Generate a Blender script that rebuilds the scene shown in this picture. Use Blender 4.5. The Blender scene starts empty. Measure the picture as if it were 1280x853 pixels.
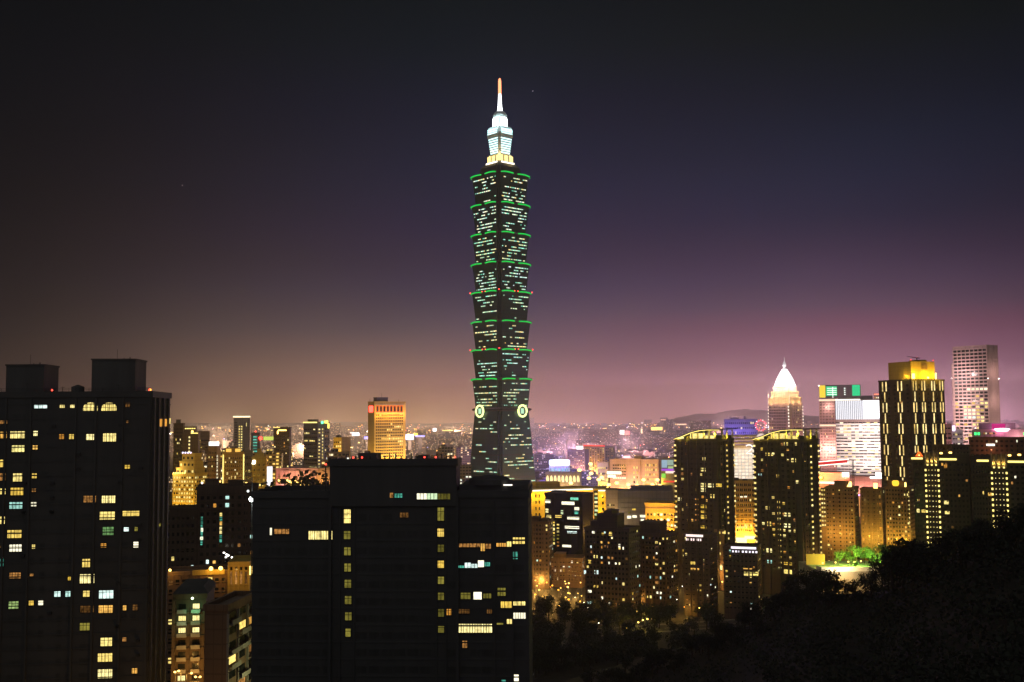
import bpy, math, random
from mathutils import Matrix, Vector
random.seed(7)
R = math.radians
SC = bpy.context.scene
COL = SC.collection
# ------------------------------------------------------------------ camera
FPX, CX, CY = 1350.0, 640.0, 426.5          # photograph is 1280 x 853
HC = 110.0                                  # eye height above the city plain
PITCH, ROLL = math.atan((522 - 426.5) / FPX), -0.007
cam_d = bpy.data.cameras.new('camera')
cam_d.sensor_width = 36.0
cam_d.lens = 36.0 * FPX / 1280.0
cam_d.clip_start, cam_d.clip_end = 0.5, 60000.0
cam = bpy.data.objects.new('camera', cam_d)
COL.objects.link(cam)
CAMR = Matrix.Rotation(math.pi / 2 + PITCH, 3, 'X') @ Matrix.Rotation(ROLL, 3, 'Z')
cam.matrix_world = Matrix.Translation((0, 0, HC)) @ CAMR.to_4x4()
SC.camera = cam
CAMP = Vector((0, 0, HC))
# ------------------------------------------------------------------ render / view
SC.render.engine = 'CYCLES'
SC.cycles.use_denoising = True
SC.cycles.max_bounces = 4
SC.cycles.diffuse_bounces = 2
SC.cycles.glossy_bounces = 2
SC.cycles.transmission_bounces = 2
SC.cycles.volume_bounces = 1
SC.cycles.sample_clamp_indirect = 1.5
SC.cycles.caustics_reflective = False
SC.cycles.caustics_refractive = False
SC.cycles.use_light_tree = True
SC.view_settings.view_transform = 'Standard'
SC.view_settings.look = 'None'
SC.view_settings.exposure = 0.0
SC.view_settings.gamma = 1.0
# ------------------------------------------------------------------ night sky with city glow
world = bpy.data.worlds.new('World')
SC.world = world
world.use_nodes = True
wn, wl = world.node_tree.nodes, world.node_tree.links
wn.clear()


def nd(nodes, t, **kw):
    n = nodes.new(t)
    for k, v in kw.items():
        if k == 'ins':
            for i, x in v.items():
                n.inputs[i].default_value = x
        else:
            setattr(n, k, v)
    return n


def mathn(nodes, links, op, a, b=None, c=None, clamp=False):
    n = nodes.new('ShaderNodeMath')
    n.operation = op
    n.use_clamp = clamp
    for i, x in enumerate((a, b, c)):
        if x is None:
            continue
        if isinstance(x, (int, float)):
            n.inputs[i].default_value = x
        else:
            links.new(x, n.inputs[i])
    return n.outputs[0]


def ramp(nodes, links, fac, stops, interp='LINEAR'):
    n = nodes.new('ShaderNodeValToRGB')
    n.color_ramp.interpolation = interp
    e = n.color_ramp.elements
    while len(e) < len(stops):
        e.new(0.5)
    for el, (p, c) in zip(e, stops):
        el.position = p
        el.color = (c[0], c[1], c[2], 1)
    links.new(fac, n.inputs[0])
    return n.outputs[0]


def lin(r, g, b):
    f = lambda c: (c / 255 / 12.92) if c <= 10 else (((c / 255) + 0.055) / 1.055) ** 2.4
    return (f(r), f(g), f(b))


tc = nd(wn, 'ShaderNodeTexCoord')
sep = nd(wn, 'ShaderNodeSeparateXYZ')
wl.new(tc.outputs['Generated'], sep.inputs[0])
el = mathn(wn, wl, 'MULTIPLY', mathn(wn, wl, 'ABSOLUTE', sep.outputs['Z']), 2.0)      # 0.5 = 14.5 deg
SKYG = 2.0
#SKYCAL_BEGIN
SKY_POS = [0.0000, 0.0148, 0.0354, 0.0620, 0.0916, 0.1212, 0.1581, 0.1950, 0.2391, 0.2903, 0.3483, 0.4128, 0.4833, 0.5658, 0.6589, 0.7850]
SKY_L = [(0.3854, 0.1728, 0.0566), (0.3673, 0.1599, 0.0591), (0.3570, 0.1451, 0.0874), (0.2520, 0.0984, 0.0896), (0.1569, 0.0770, 0.0780), (0.0926, 0.0547, 0.0712), (0.0372, 0.0322, 0.0652), (0.0154, 0.0178, 0.0549), (0.0004, 0.0064, 0.0475), (0.0004, 0.0025, 0.0330), (0.0004, 0.0022, 0.0316), (0.0004, 0.0045, 0.0282), (0.0004, 0.0045, 0.0218), (0.0004, 0.0036, 0.0159), (0.0004, 0.0039, 0.0077), (0.0009, 0.0030, 0.0026)]
SKY_R = [(0.6726, 0.3237, 0.3671), (0.6508, 0.3090, 0.3584), (0.6130, 0.2847, 0.3433), (0.5612, 0.2583, 0.3227), (0.2974, 0.1210, 0.1807), (0.2204, 0.0811, 0.1356), (0.1551, 0.0526, 0.0942), (0.0816, 0.0436, 0.0803), (0.0437, 0.0261, 0.0626), (0.0218, 0.0143, 0.0418), (0.0048, 0.0083, 0.0304), (0.0024, 0.0081, 0.0276), (0.0008, 0.0061, 0.0193), (0.0004, 0.0036, 0.0095), (0.0004, 0.0029, 0.0016), (0.0011, 0.0017, 0.0011)]
#SKYCAL_END
left_ramp = ramp(wn, wl, el, [(p, [c / SKYG for c in q]) for p, q in zip(SKY_POS, SKY_L)])
right_ramp = ramp(wn, wl, el, [(p, [c / SKYG for c in q]) for p, q in zip(SKY_POS, SKY_R)])
az = mathn(wn, wl, 'ARCTAN2', sep.outputs['X'], sep.outputs['Y'])                      # 0 = straight ahead
t_az = nd(wn, 'ShaderNodeMapRange', interpolation_type='SMOOTHSTEP', ins={1: -0.12, 2: 0.36, 3: 0.0, 4: 1.0})
wl.new(az, t_az.inputs[0])
mixc = nd(wn, 'ShaderNodeMix', data_type='RGBA')
wl.new(t_az.outputs[0], mixc.inputs[0])
wl.new(left_ramp, mixc.inputs[6])
wl.new(right_ramp, mixc.inputs[7])
# the glow is strongest over the centre of the city and dies away to the sides
azf = nd(wn, 'ShaderNodeMapRange', interpolation_type='SMOOTHSTEP', ins={1: 0.12, 2: 0.60, 3: 1.0, 4: 0.06})
wl.new(mathn(wn, wl, 'ABSOLUTE', mathn(wn, wl, 'SUBTRACT', az, 0.14)), azf.inputs[0])
glow = nd(wn, 'ShaderNodeMix', data_type='RGBA', blend_type='MULTIPLY', ins={0: 1.0})
wl.new(mixc.outputs[2], glow.inputs[6])
wl.new(azf.outputs[0], glow.inputs[7])
# behind the photographer: added even glow that lifts the dark facades
base_glow = nd(wn, 'ShaderNodeMix', data_type='RGBA', blend_type='ADD', ins={0: 1.0, 7: (0.0003, 0.0013, 0.0022, 1)})
wl.new(glow.outputs[2], base_glow.inputs[6])
back = nd(wn, 'ShaderNodeMapRange', interpolation_type='SMOOTHSTEP', ins={1: 1.1, 2: 2.0, 3: 0.0, 4: 1.0})
wl.new(mathn(wn, wl, 'ABSOLUTE', az), back.inputs[0])
allc = nd(wn, 'ShaderNodeMix', data_type='RGBA', ins={7: (0.056, 0.056, 0.056, 1)})
wl.new(back.outputs[0], allc.inputs[0])
wl.new(base_glow.outputs[2], allc.inputs[6])
# faint unevenness of the smog
nz = nd(wn, 'ShaderNodeTexNoise', ins={'Scale': 2.2, 'Detail': 3.0})
nzmap = nd(wn, 'ShaderNodeMapping', ins={3: (1, 1, 4)})
wl.new(tc.outputs['Generated'], nzmap.inputs[0])
wl.new(nzmap.outputs[0], nz.inputs['Vector'])
nzf = nd(wn, 'ShaderNodeMapRange', ins={1: 0.3, 2: 0.7, 3: 0.91, 4: 1.09})
wl.new(nz.outputs['Fac'], nzf.inputs[0])
nmul = nd(wn, 'ShaderNodeMix', data_type='RGBA', blend_type='MULTIPLY', ins={0: 1.0})
wl.new(allc.outputs[2], nmul.inputs[6])
wl.new(nzf.outputs[0], nmul.inputs[7])
bg = nd(wn, 'ShaderNodeBackground', ins={1: SKYG})
wl.new(nmul.outputs[2], bg.inputs[0])
sky = nd(wn, 'ShaderNodeTexSky', sky_type='NISHITA', sun_disc=False, sun_elevation=R(-9), sun_rotation=R(-60))
bg2 = nd(wn, 'ShaderNodeBackground', ins={1: 0.05})
wl.new(sky.outputs[0], bg2.inputs[0])
addw = nd(wn, 'ShaderNodeAddShader')
wl.new(bg.outputs[0], addw.inputs[0])
wl.new(bg2.outputs[0], addw.inputs[1])
wout = nd(wn, 'ShaderNodeOutputWorld')
wl.new(addw.outputs[0], wout.inputs[0])
world.cycles.sampling_method = 'AUTOMATIC'


# ------------------------------------------------------------------ helpers: pixels to places
def ray(px, py):
    return CAMR @ Vector(((px - CX) / FPX, -(py - CY) / FPX, -1.0))


def at(px, py, Y):
    v = ray(px, py)
    return CAMP + v * (Y / v.y)


def on_ground(px, py, z=0.0):
    v = ray(px, py)
    return CAMP + v * ((z - HC) / v.z)


def tag(o, label=None, cat=None, group=None, kind=None):
    for k, v in (('label', label), ('category', cat), ('group', group), ('kind', kind)):
        if v:
            o[k] = v
    return o


def empty(name, loc, rz=0.0, parent=None):
    o = bpy.data.objects.new(name, None)
    o.empty_display_size = 2
    COL.objects.link(o)
    o.location = loc
    o.rotation_euler = (0, 0, rz)
    o.parent = parent
    return o


class MB:
    """collects shapes into one mesh"""

    def __init__(s):
        s.v, s.f, s.m = [], [], []

    def add(s, vs, fs, mi=0):
        b = len(s.v)
        s.v.extend(vs)
        for f in fs:
            s.f.append([b + i for i in f])
            s.m.append(mi)
        return s

    def box(s, x0, x1, y0, y1, z0, z1, mi=0):
        if x0 > x1: x0, x1 = x1, x0
        if y0 > y1: y0, y1 = y1, y0
        vs = [(x0, y0, z0), (x1, y0, z0), (x1, y1, z0), (x0, y1, z0), (x0, y0, z1), (x1, y0, z1), (x1, y1, z1), (x0, y1, z1)]
        return s.add(vs, [(3, 2, 1, 0), (4, 5, 6, 7), (0, 1, 5, 4), (1, 2, 6, 5), (2, 3, 7, 6), (3, 0, 4, 7)], mi)

    def loft(s, rings, mi=0, cap=True):
        n = len(rings[0])
        vs = [p for r in rings for p in r]
        fs = []
        for k in range(len(rings) - 1):
            for i in range(n):
                j = (i + 1) % n
                fs.append((k * n + i, k * n + j, (k + 1) * n + j, (k + 1) * n + i))
        if cap:
            fs.append(tuple(reversed(range(n))))
            fs.append(tuple((len(rings) - 1) * n + i for i in range(n)))
        return s.add(vs, fs, mi)

    def prism(s, poly, z0, z1, mi=0):
        return s.loft([[(x, y, z0) for x, y in poly], [(x, y, z1) for x, y in poly]], mi)

    def lathe(s, cx, cy, prof, n=16, mi=0):
        rings = []
        for r, z in prof:
            rings.append([(cx + r * math.cos(2 * math.pi * i / n), cy + r * math.sin(2 * math.pi * i / n), z) for i in range(n)])
        return s.loft(rings, mi)

    def tube(s, pts, r, n=6, mi=0):
        rings = []
        for k, p in enumerate(pts):
            p = Vector(p)
            a = Vector(pts[max(k - 1, 0)]); b = Vector(pts[min(k + 1, len(pts) - 1)])
            t = (b - a).normalized()
            up = Vector((0, 0, 1)) if abs(t.z) < 0.9 else Vector((1, 0, 0))
            x = t.cross(up).normalized(); y = x.cross(t)
            rr = r[k] if isinstance(r, (list, tuple)) else r
            rings.append([tuple(p + (x * math.cos(2 * math.pi * i / n) + y * math.sin(2 * math.pi * i / n)) * rr) for i in range(n)])
        return s.loft(rings, mi)

    def blob(s, c, r, mi=0, n=8, sq=1.0):
        return s.lathe(c[0], c[1], [(r * max(math.sin(math.pi * k / 5), .04), c[2] - r * sq * math.cos(math.pi * k / 5)) for k in range(6)], n, mi)

    def build(s, name, mats, parent=None, smooth=False):
        me = bpy.data.meshes.new(name)
        me.from_pydata([tuple(p) for p in s.v], [], s.f)
        if not isinstance(mats, (list, tuple)):
            mats = [mats]
        for m in mats:
            me.materials.append(m)
        if len(mats) > 1:
            me.polygons.foreach_set('material_index', s.m)
        if smooth:
            me.polygons.foreach_set('use_smooth', [True] * len(s.f))
        me.update()
        o = bpy.data.objects.new(name, me)
        COL.objects.link(o)
        o.parent = parent
        return o


# ------------------------------------------------------------------ materials
def mat_new(name):
    m = bpy.data.materials.new(name)
    m.use_nodes = True
    m.node_tree.nodes.clear()
    return m, m.node_tree.nodes, m.node_tree.links


def pbr(name, col, rough=0.8, var=0.25, scale=0.15, metal=0.0, streak=True, spec=0.3, grid=None):
    m, n, l = mat_new(name)
    p = nd(n, 'ShaderNodeBsdfPrincipled', ins={'Roughness': rough, 'Metallic': metal, 'Specular IOR Level': spec})
    t = nd(n, 'ShaderNodeTexCoord')
    mp = nd(n, 'ShaderNodeMapping', ins={3: (1, 1, 0.15 if streak else 1)})
    l.new(t.outputs['Object'], mp.inputs[0])
    z = nd(n, 'ShaderNodeTexNoise', ins={'Scale': scale, 'Detail': 6.0, 'Roughness': 0.65})
    l.new(mp.outputs[0], z.inputs['Vector'])
    c = ramp(n, l, z.outputs['Fac'], [(0.25, [x * (1 - var) for x in col]), (0.75, [min(1, x * (1 + var)) for x in col])])
    if grid:                                 # panel joints: (spacing across, spacing up, darkness)
        s3 = nd(n, 'ShaderNodeSeparateXYZ'); l.new(t.outputs['Object'], s3.inputs[0])
        hv = mathn(n, l, 'ADD', s3.outputs[0], s3.outputs[1])
        a = mathn(n, l, 'LESS_THAN', mathn(n, l, 'FRACT', mathn(n, l, 'DIVIDE', hv, grid[0])), 0.10)
        b = mathn(n, l, 'LESS_THAN', mathn(n, l, 'FRACT', mathn(n, l, 'DIVIDE', s3.outputs[2], grid[1])), 0.10)
        k = mathn(n, l, 'MULTIPLY', mathn(n, l, 'MAXIMUM', a, b), grid[2])
        mx = nd(n, 'ShaderNodeMix', data_type='RGBA', ins={7: (col[0] * .3, col[1] * .3, col[2] * .3, 1)})
        l.new(k, mx.inputs[0]); l.new(c, mx.inputs[6]); c = mx.outputs[2]
    l.new(c, p.inputs['Base Color'])
    o = nd(n, 'ShaderNodeOutputMaterial')
    l.new(p.outputs[0], o.inputs[0])
    return m


def emi(name, col, strength, var=0.45, scale=0.7, sample=False, stripes=0.0, tint=None):
    """a lit pane or lamp: brightness differs from pane to pane, curtains and furniture break it up"""
    m, n, l = mat_new(name)
    t = nd(n, 'ShaderNodeTexCoord')
    oi = nd(n, 'ShaderNodeObjectInfo')
    ge = nd(n, 'ShaderNodeNewGeometry')
    rnd = mathn(n, l, 'FRACT', mathn(n, l, 'ADD', oi.outputs['Random'], ge.outputs['Random Per Island']))
    z = nd(n, 'ShaderNodeTexNoise', ins={'Scale': scale, 'Detail': 3.0, 'Roughness': 0.7})
    l.new(t.outputs['Object'], z.inputs['Vector'])
    zz = nd(n, 'ShaderNodeMapRange', ins={1: 0.32, 2: 0.68, 3: 1 - var * 1.25, 4: 1 + var * 0.7})
    l.new(z.outputs['Fac'], zz.inputs[0])
    s = mathn(n, l, 'MULTIPLY', zz.outputs[0], mathn(n, l, 'MULTIPLY_ADD', rnd, 0.75 * var * 2, strength - 0.4 * var * strength))
    if stripes:
        w = nd(n, 'ShaderNodeTexWave', wave_type='BANDS', bands_direction='X', ins={'Scale': stripes, 'Distortion': 1.5, 'Detail': 1.0})
        l.new(t.outputs['Object'], w.inputs['Vector'])
        s = mathn(n, l, 'MULTIPLY', s, mathn(n, l, 'MULTIPLY_ADD', w.outputs['Fac'], 0.55, 0.5))
    e = nd(n, 'ShaderNodeEmission')
    if tint:
        c = ramp(n, l, rnd, [(0.0, col), (1.0, tint)])
        l.new(c, e.inputs[0])
    else:
        e.inputs[0].default_value = (*col, 1)
    l.new(s, e.inputs[1])
    o = nd(n, 'ShaderNodeOutputMaterial')
    l.new(e.outputs[0], o.inputs[0])
    m.cycles.emission_sampling = 'AUTO' if sample else 'NONE'
    return m


def lamp_mat(name, col, strength, sample=False):
    m, n, l = mat_new(name)
    e = nd(n, 'ShaderNodeEmission', ins={0: (*col, 1), 1: strength})
    o = nd(n, 'ShaderNodeOutputMaterial')
    l.new(e.outputs[0], o.inputs[0])
    m.cycles.emission_sampling = 'AUTO' if sample else 'NONE'
    return m


def lit_facade(name, wall, cell=(3.6, 3.4), thr=0.75, cols=((1, .62, .2), (1, .9, .7)), strength=0.8):
    """far-off facade: small real-size windows, some of them lit"""
    m, n, l = mat_new(name)
    t = nd(n, 'ShaderNodeTexCoord')
    s3 = nd(n, 'ShaderNodeSeparateXYZ'); l.new(t.outputs['Object'], s3.inputs[0])
    ge = nd(n, 'ShaderNodeNewGeometry')
    sn = nd(n, 'ShaderNodeSeparateXYZ'); l.new(ge.outputs['Normal'], sn.inputs[0])
    hx = mathn(n, l, 'ADD', s3.outputs[0], mathn(n, l, 'MULTIPLY', s3.outputs[1], 1.013))
    a = mathn(n, l, 'DIVIDE', hx, cell[0]); b = mathn(n, l, 'DIVIDE', s3.outputs[2], cell[1])
    fa = mathn(n, l, 'FRACT', a); fb = mathn(n, l, 'FRACT', b)
    ia = mathn(n, l, 'FLOOR', a); ib = mathn(n, l, 'FLOOR', b)
    cv = nd(n, 'ShaderNodeCombineXYZ'); l.new(ia, cv.inputs[0]); l.new(ib, cv.inputs[1]); l.new(ge.outputs['Random Per Island'], cv.inputs[2])
    wnz = nd(n, 'ShaderNodeTexWhiteNoise', noise_dimensions='3D'); l.new(cv.outputs[0], wnz.inputs[0])
    inside = mathn(n, l, 'MULTIPLY',
                   mathn(n, l, 'COMPARE', fa, 0.5, 0.34), mathn(n, l, 'COMPARE', fb, 0.5, 0.24))
    vert = mathn(n, l, 'LESS_THAN', mathn(n, l, 'ABSOLUTE', sn.outputs[2]), 0.4)
    win = mathn(n, l, 'MULTIPLY', inside, vert)
    lit = mathn(n, l, 'MULTIPLY', win, mathn(n, l, 'GREATER_THAN', wnz.outputs[0], thr))
    c = ramp(n, l, wnz.outputs[1], [(0.1, cols[0]), (0.9, cols[1])])
    st = mathn(n, l, 'MULTIPLY', lit, strength)
    p = nd(n, 'ShaderNodeBsdfPrincipled', ins={'Roughness': 0.75})
    mx = nd(n, 'ShaderNodeMix', data_type='RGBA', ins={6: (*wall, 1), 7: (.02, .022, .025, 1)})
    l.new(win, mx.inputs[0]); l.new(mx.outputs[2], p.inputs['Base Color'])
    l.new(c, p.inputs['Emission Color']); l.new(st, p.inputs['Emission Strength'])
    o = nd(n, 'ShaderNodeOutputMaterial')
    l.new(p.outputs[0], o.inputs[0])
    m.cycles.emission_sampling = 'NONE'
    return m


YEL, YEL2 = (1, .62, .07), (1, .80, .25)
W = {
    'yellow': emi('window yellow', YEL, 1.35, tint=YEL2, stripes=.9),
    'pale': emi('window pale', (1, .76, .20), 1.7, tint=(1, .88, .42), stripes=.7),
    'white': emi('window white', (1, .93, .66), 1.5, var=.3),
    'cyan': emi('window cool', (.50, 1, .86), 1.0, tint=(.85, 1, .95)),
    'orange': emi('window orange', (1, .40, .05), .95, tint=(1, .56, .12), stripes=.8),
    'dim': emi('window dim', (.45, .20, .05), .28, var=.7, scale=1.2),
    'olive': emi('window olive', (.42, .36, .06), .30, var=.4),
    'teal': emi('window teal', (.10, .55, .40), .40, var=.6),
    'green': emi('window green', (.35, .75, .25), .55, var=.7, tint=(.9, .75, .25)),
    'office': emi('window office', (.50, 1, .58), .85, tint=(.95, 1, .60), scale=.35),
    'officeg': emi('window office green', (.16, .90, .58), .85, tint=(.50, 1, .76), scale=.35),
    'peach': emi('facade light panel', (1, .82, .62), 1.05, var=.12, tint=(1, .90, .76), scale=.1),
    'gold': emi('window gold', (1, .70, .16), 1.1, tint=(1, .85, .35), scale=.35),
}
MD = pbr('dark render', (.115, .112, .108), .9, .3)
MDK = pbr('dark tile', (.088, .086, .085), .8, .2)
MROOF = pbr('roof felt', (.06, .06, .06), .95, .4, streak=False)
MGL = pbr('dark glass', (.012, .014, .016), .18, .2, spec=.5)
MCUR = pbr('curtained window', (.070, .069, .067), .35, .25, scale=.6)
MFR = pbr('window frame', (.05, .05, .052), .5, .1)
MMET = pbr('grey metal', (.16, .16, .17), .45, .2, metal=.6)
MCON = pbr('concrete', (.30, .28, .26), .85, .25)
MBEI = pbr('beige stone', (.42, .34, .24), .8, .2, grid=(2.4, 3.4, .25))
MYEL = pbr('cream tile', (.52, .37, .09), .75, .2, grid=(1.8, 3.3, .3))
MTWR = pbr('dark tower tile', (.055, .045, .038), .8, .25, grid=(2.0, 3.3, .4))
MBRN = pbr('brown tile', (.22, .14, .09), .8, .25, grid=(2.0, 3.2, .4))
MBRD = pbr('dark brown tile', (.10, .07, .05), .8, .25, grid=(2.0, 3.2, .4))
MPNK = pbr('pinkish granite', (.42, .30, .28), .7, .2, grid=(2.6, 3.6, .3))
MGRY = pbr('grey cladding', (.20, .19, .19), .7, .2, grid=(3, 3.4, .4))
MWHT = pbr('white cladding', (.72, .70, .68), .6, .1)
MRED = pbr('red painted steel', (.55, .05, .04), .5, .2)
LRED = lamp_mat('red beacon', (1, .05, .03), 6)
LWHT = lamp_mat('white lamp', (1, .95, .85), 6)
LYEL = lamp_mat('sodium lamp', (1, .62, .14), 5)
LORG = lamp_mat('orange lamp', (1, .40, .05), 4)
LGRN = lamp_mat('green lamp', (.05, 1, .20), 2.2)
LBLU = lamp_mat('blue lamp', (.20, .22, 1), 3)
LSTRIP = lamp_mat('cool strip lamp', (1, .90, .74), 2.2)
LSTRY = lamp_mat('warm strip lamp', (1, .78, .22), 1.9)


def point(name, loc, col, power, radius=0.6, parent=None):
    d = bpy.data.lights.new(name, 'POINT')
    d.color, d.energy, d.shadow_soft_size = col, power, radius
    o = bpy.data.objects.new(name, d)
    COL.objects.link(o)
    o.location = loc
    o.parent = parent
    return o


def spot(name, loc, target, col, power, cone=70, blend=0.6, radius=0.5, parent=None):
    d = bpy.data.lights.new(name, 'SPOT')
    d.color, d.energy, d.shadow_soft_size, d.spot_size, d.spot_blend = col, power, radius, R(cone), blend
    o = bpy.data.objects.new(name, d)
    COL.objects.link(o)
    o.location = loc
    o.rotation_euler = (Vector(target) - Vector(loc)).to_track_quat('-Z', 'Y').to_euler()
    o.parent = parent
    return o


SOD = (1, .50, .10)


# ------------------------------------------------------------------ buildings
class Bld:
    """a box-plan building: its front from pixel column x0 to x1 with its roof edge at pixel row top, Y metres ahead;
    rz turns it, side says which flank is seen and xs where that flank ends"""

    def __init__(s, name, label, cat, x0, x1, top, Y, side='R', xs=None, rz=0.0, depth=18.0, group=None, zb=0.0):
        azn = math.degrees(math.atan(((x1 if side == 'R' else x0) - CX) / FPX))     # bearing of the near corner
        if xs is not None:                                                           # turned so that the flank is about `depth` deep
            turn = math.degrees(math.asin(min(.94, abs(xs - (x1 if side == 'R' else x0)) * Y / FPX / depth)))
            rz = -azn - turn if side == 'R' else -azn + turn
        else:
            rz = -azn - 1
        rz = R(rz)
        s.rz = rz
        ex, ey = Vector((math.cos(rz), math.sin(rz))), Vector((-math.sin(rz), math.cos(rz)))
        near, far = (x1, x0) if side == 'R' else (x0, x1)
        C = at(near, top, Y)
        s.h = C.z - zb - 1.0                     # the parapet stands a metre above the roof
        c2 = Vector((C.x, C.y))

        def hit(d, px):
            r = ray(px, top)
            return -(c2.x * r.y - c2.y * r.x) / (d.x * r.y - d.y * r.x)
        dx = -ex if side == 'R' else ex
        s.w = abs(hit(dx, far))
        s.d = abs(hit(ey, xs)) if xs is not None else depth
        org = c2 - ex * s.w if side == 'R' else c2
        s.zb = zb
        s.o = tag(empty(name, (org.x, org.y, zb), rz), label, cat, group)
        s.inv = Matrix.Rotation(-rz, 3, 'Z')
        s.org = Vector((org.x, org.y, zb))
        s.wins = []
        s.Y = Y
        s.glass = MGL

    def loc(s, px, py, face='F', off=0.0):
        """pixel -> (u, z) on a face"""
        p = s.inv @ (CAMP - s.org)
        v = s.inv @ ray(px, py)
        if face == 'F':
            t = (-off - p.y) / v.y
            return (p + v * t).x, (p + v * t).z
        t = ((s.w + off if face == 'R' else -off) - p.x) / v.x
        return (p + v * t).y, (p + v * t).z

    def u(s, px, face='F', py=540):
        return s.loc(px, py, face)[0]

    def z(s, py, face='F', px=None):
        return s.loc(px if px is not None else 640, py, face)[1]

    def fbox(s, mb, face, u0, u1, z0, z1, o0, o1, mi=0):
        """box on a face, from o0 to o1 outwards"""
        if face == 'F':
            mb.box(u0, u1, -o1, -o0, z0, z1, mi)
        elif face == 'R':
            mb.box(s.w + o0, s.w + o1, u0, u1, z0, z1, mi)
        else:
            mb.box(-o1, -o0, u0, u1, z0, z1, mi)

    def win(s, face, u0, u1, z0, z1, m, frame=None, out=0.03):
        s.wins.append((face, u0, u1, z0, z1, m, frame, out))

    def winpx(s, px0, py0, px1, py1, m, face='F', frame=None):
        u0, z1 = s.loc(px0, py0, face)
        u1, z0 = s.loc(px1, py1, face)
        s.win(face, u0, u1, z0, z1, m, frame)

    def grid(s, face, u0, u1, z0, z1, nu, nz, fu=.6, fz=.5, p=.15, lit=('yellow',), dark=True, runs=0.0, out=0.03, dm=None):
        du, dz = (u1 - u0) / nu, (z1 - z0) / nz
        for k in range(nz):
            on = False
            for i in range(nu):
                on = (random.random() < runs) if (runs and on) else (random.random() < p * (1 - runs))
                a = u0 + du * (i + .5 - fu / 2); c = z0 + dz * (k + .5 - fz / 2)
                if on:
                    ku, kz = random.uniform(.6, 1.2), random.uniform(.8, 1.25)
                    if p > .3: ku = kz = 1
                    a += du * fu * (1 - ku) * random.random()
                    s.win(face, a, a + du * fu * ku, c, c + dz * fz * kz, random.choice(lit), out=out)
                elif dark:
                    s.win(face, a, a + du * fu, c, c + dz * fz, dm, out=out)

    def wall(s, mat, bands=None, z1=None, name='wall', proud=.25, bh=.35, extra=None):
        mb = MB()
        top = z1 if z1 is not None else s.h
        mb.box(0, s.w, 0, s.d, 0, top)
        if bands:
            z = bands
            while z < top - bands * .4:
                mb.box(-proud, s.w + proud, -proud, s.d + proud, z - bh / 2, z + bh / 2)
                z += bands
        mb.box(-.3, s.w + .3, -.3, .35, top - .4, top + 1.0)
        mb.box(-.3, s.w + .3, s.d - .35, s.d + .3, top - .4, top + 1.0)
        mb.box(-.302, .35, .35, s.d - .35, top - .41, top + .99)
        mb.box(s.w - .35, s.w + .302, .35, s.d - .35, top - .41, top + .99)
        if extra:
            extra(mb)
        return mb.build(name, mat, s.o)

    def part(s, name, mats, fn, parent=None, smooth=False):
        mb = MB()
        fn(mb)
        return mb.build(name, mats, parent or s.o, smooth)

    def hut(s, x0, x1, y0, y1, h, mat=None, name='roof_hut'):
        return s.part(name, mat or MD, lambda m: (m.box(x0, x1, y0, y1, s.h, s.h + h), m.box(x0 - .2, x1 + .2, y0 - .2, y1 + .2, s.h + h, s.h + h + .35)))

    def beacon(s, x, y, z, r=.5, mat=None, mast=0.8):
        o = s.part('warning_light', mat or LRED, lambda m: m.blob((x, y, z + mast + r), r))
        s.part('lamp_stem', MFR, lambda m: m.box(x - .08, x + .08, y - .08, y + .08, z - .1, z + mast + .1), o)
        return o

    def done(s, most=98):
        def key(w):
            return (0 if w[5] else 1, -(w[2] - w[1]) * (w[4] - w[3]))
        ws = sorted(s.wins, key=key)
        solo, rest = ws[:most], ws[most:]
        for face, u0, u1, z0, z1, m, fr, out in solo:
            mb = MB()
            s.fbox(mb, face, u0, u1, z0, z1, -.12, out)
            o = mb.build('window', W[m] if m else s.glass, s.o)
            if fr:
                fb = MB()
                t = .10
                s.fbox(fb, face, u0 - t, u1 + t, z0 - t * 1.6, z0, -.05, out + .14)
                s.fbox(fb, face, u0 - t, u1 + t, z1, z1 + t, -.05, out + .10)
                s.fbox(fb, face, u0 - t, u0, z0, z1, -.05, out + .09)
                s.fbox(fb, face, u1, u1 + t, z0, z1, -.05, out + .09)
                for k in range(1, fr[0]):
                    uu = u0 + (u1 - u0) * k / fr[0]
                    s.fbox(fb, face, uu - .05, uu + .05, z0 - .01, z1 + .01, -.05, out + .07)
                for k in range(1, fr[1]):
                    zz = z0 + (z1 - z0) * (k / fr[1] if fr[1] > 2 else .68)
                    s.fbox(fb, face, u0 - .01, u1 + .01, zz - .045, zz + .045, -.05, out + .06)
                fb.build('frame', MFR, o)
        if rest:
            names = []
            mb = MB()
            for face, u0, u1, z0, z1, m, fr, out in rest:
                if m not in names:
                    names.append(m)
                s.fbox(mb, face, u0, u1, z0, z1, -.12, out, names.index(m))
            o = mb.build('window', [W[m] if m else s.glass for m in names], s.o)
            tag(o, kind='stuff')
        return s


# ================================================================== THE SETTING
def struct(name, mb, m, smooth=False):
    return tag(mb.build(name, m, None, smooth), kind='structure')


MGROUND = pbr('city ground', (.055, .052, .048), .95, .5, scale=.02, streak=False)
g = MB()
gx = [-8800 + 1100 * i for i in range(17)]
gy = [-700, -200, 200, 600, 1000, 2000, 4000, 7000, 10000, 13000, 15800]
g.add([(x, y, 0.0) for y in gy for x in gx],
      [(j * 17 + i, j * 17 + i + 1, (j + 1) * 17 + i + 1, (j + 1) * 17 + i) for j in range(len(gy) - 1) for i in range(16)])
struct('ground', g, MGROUND)

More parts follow.
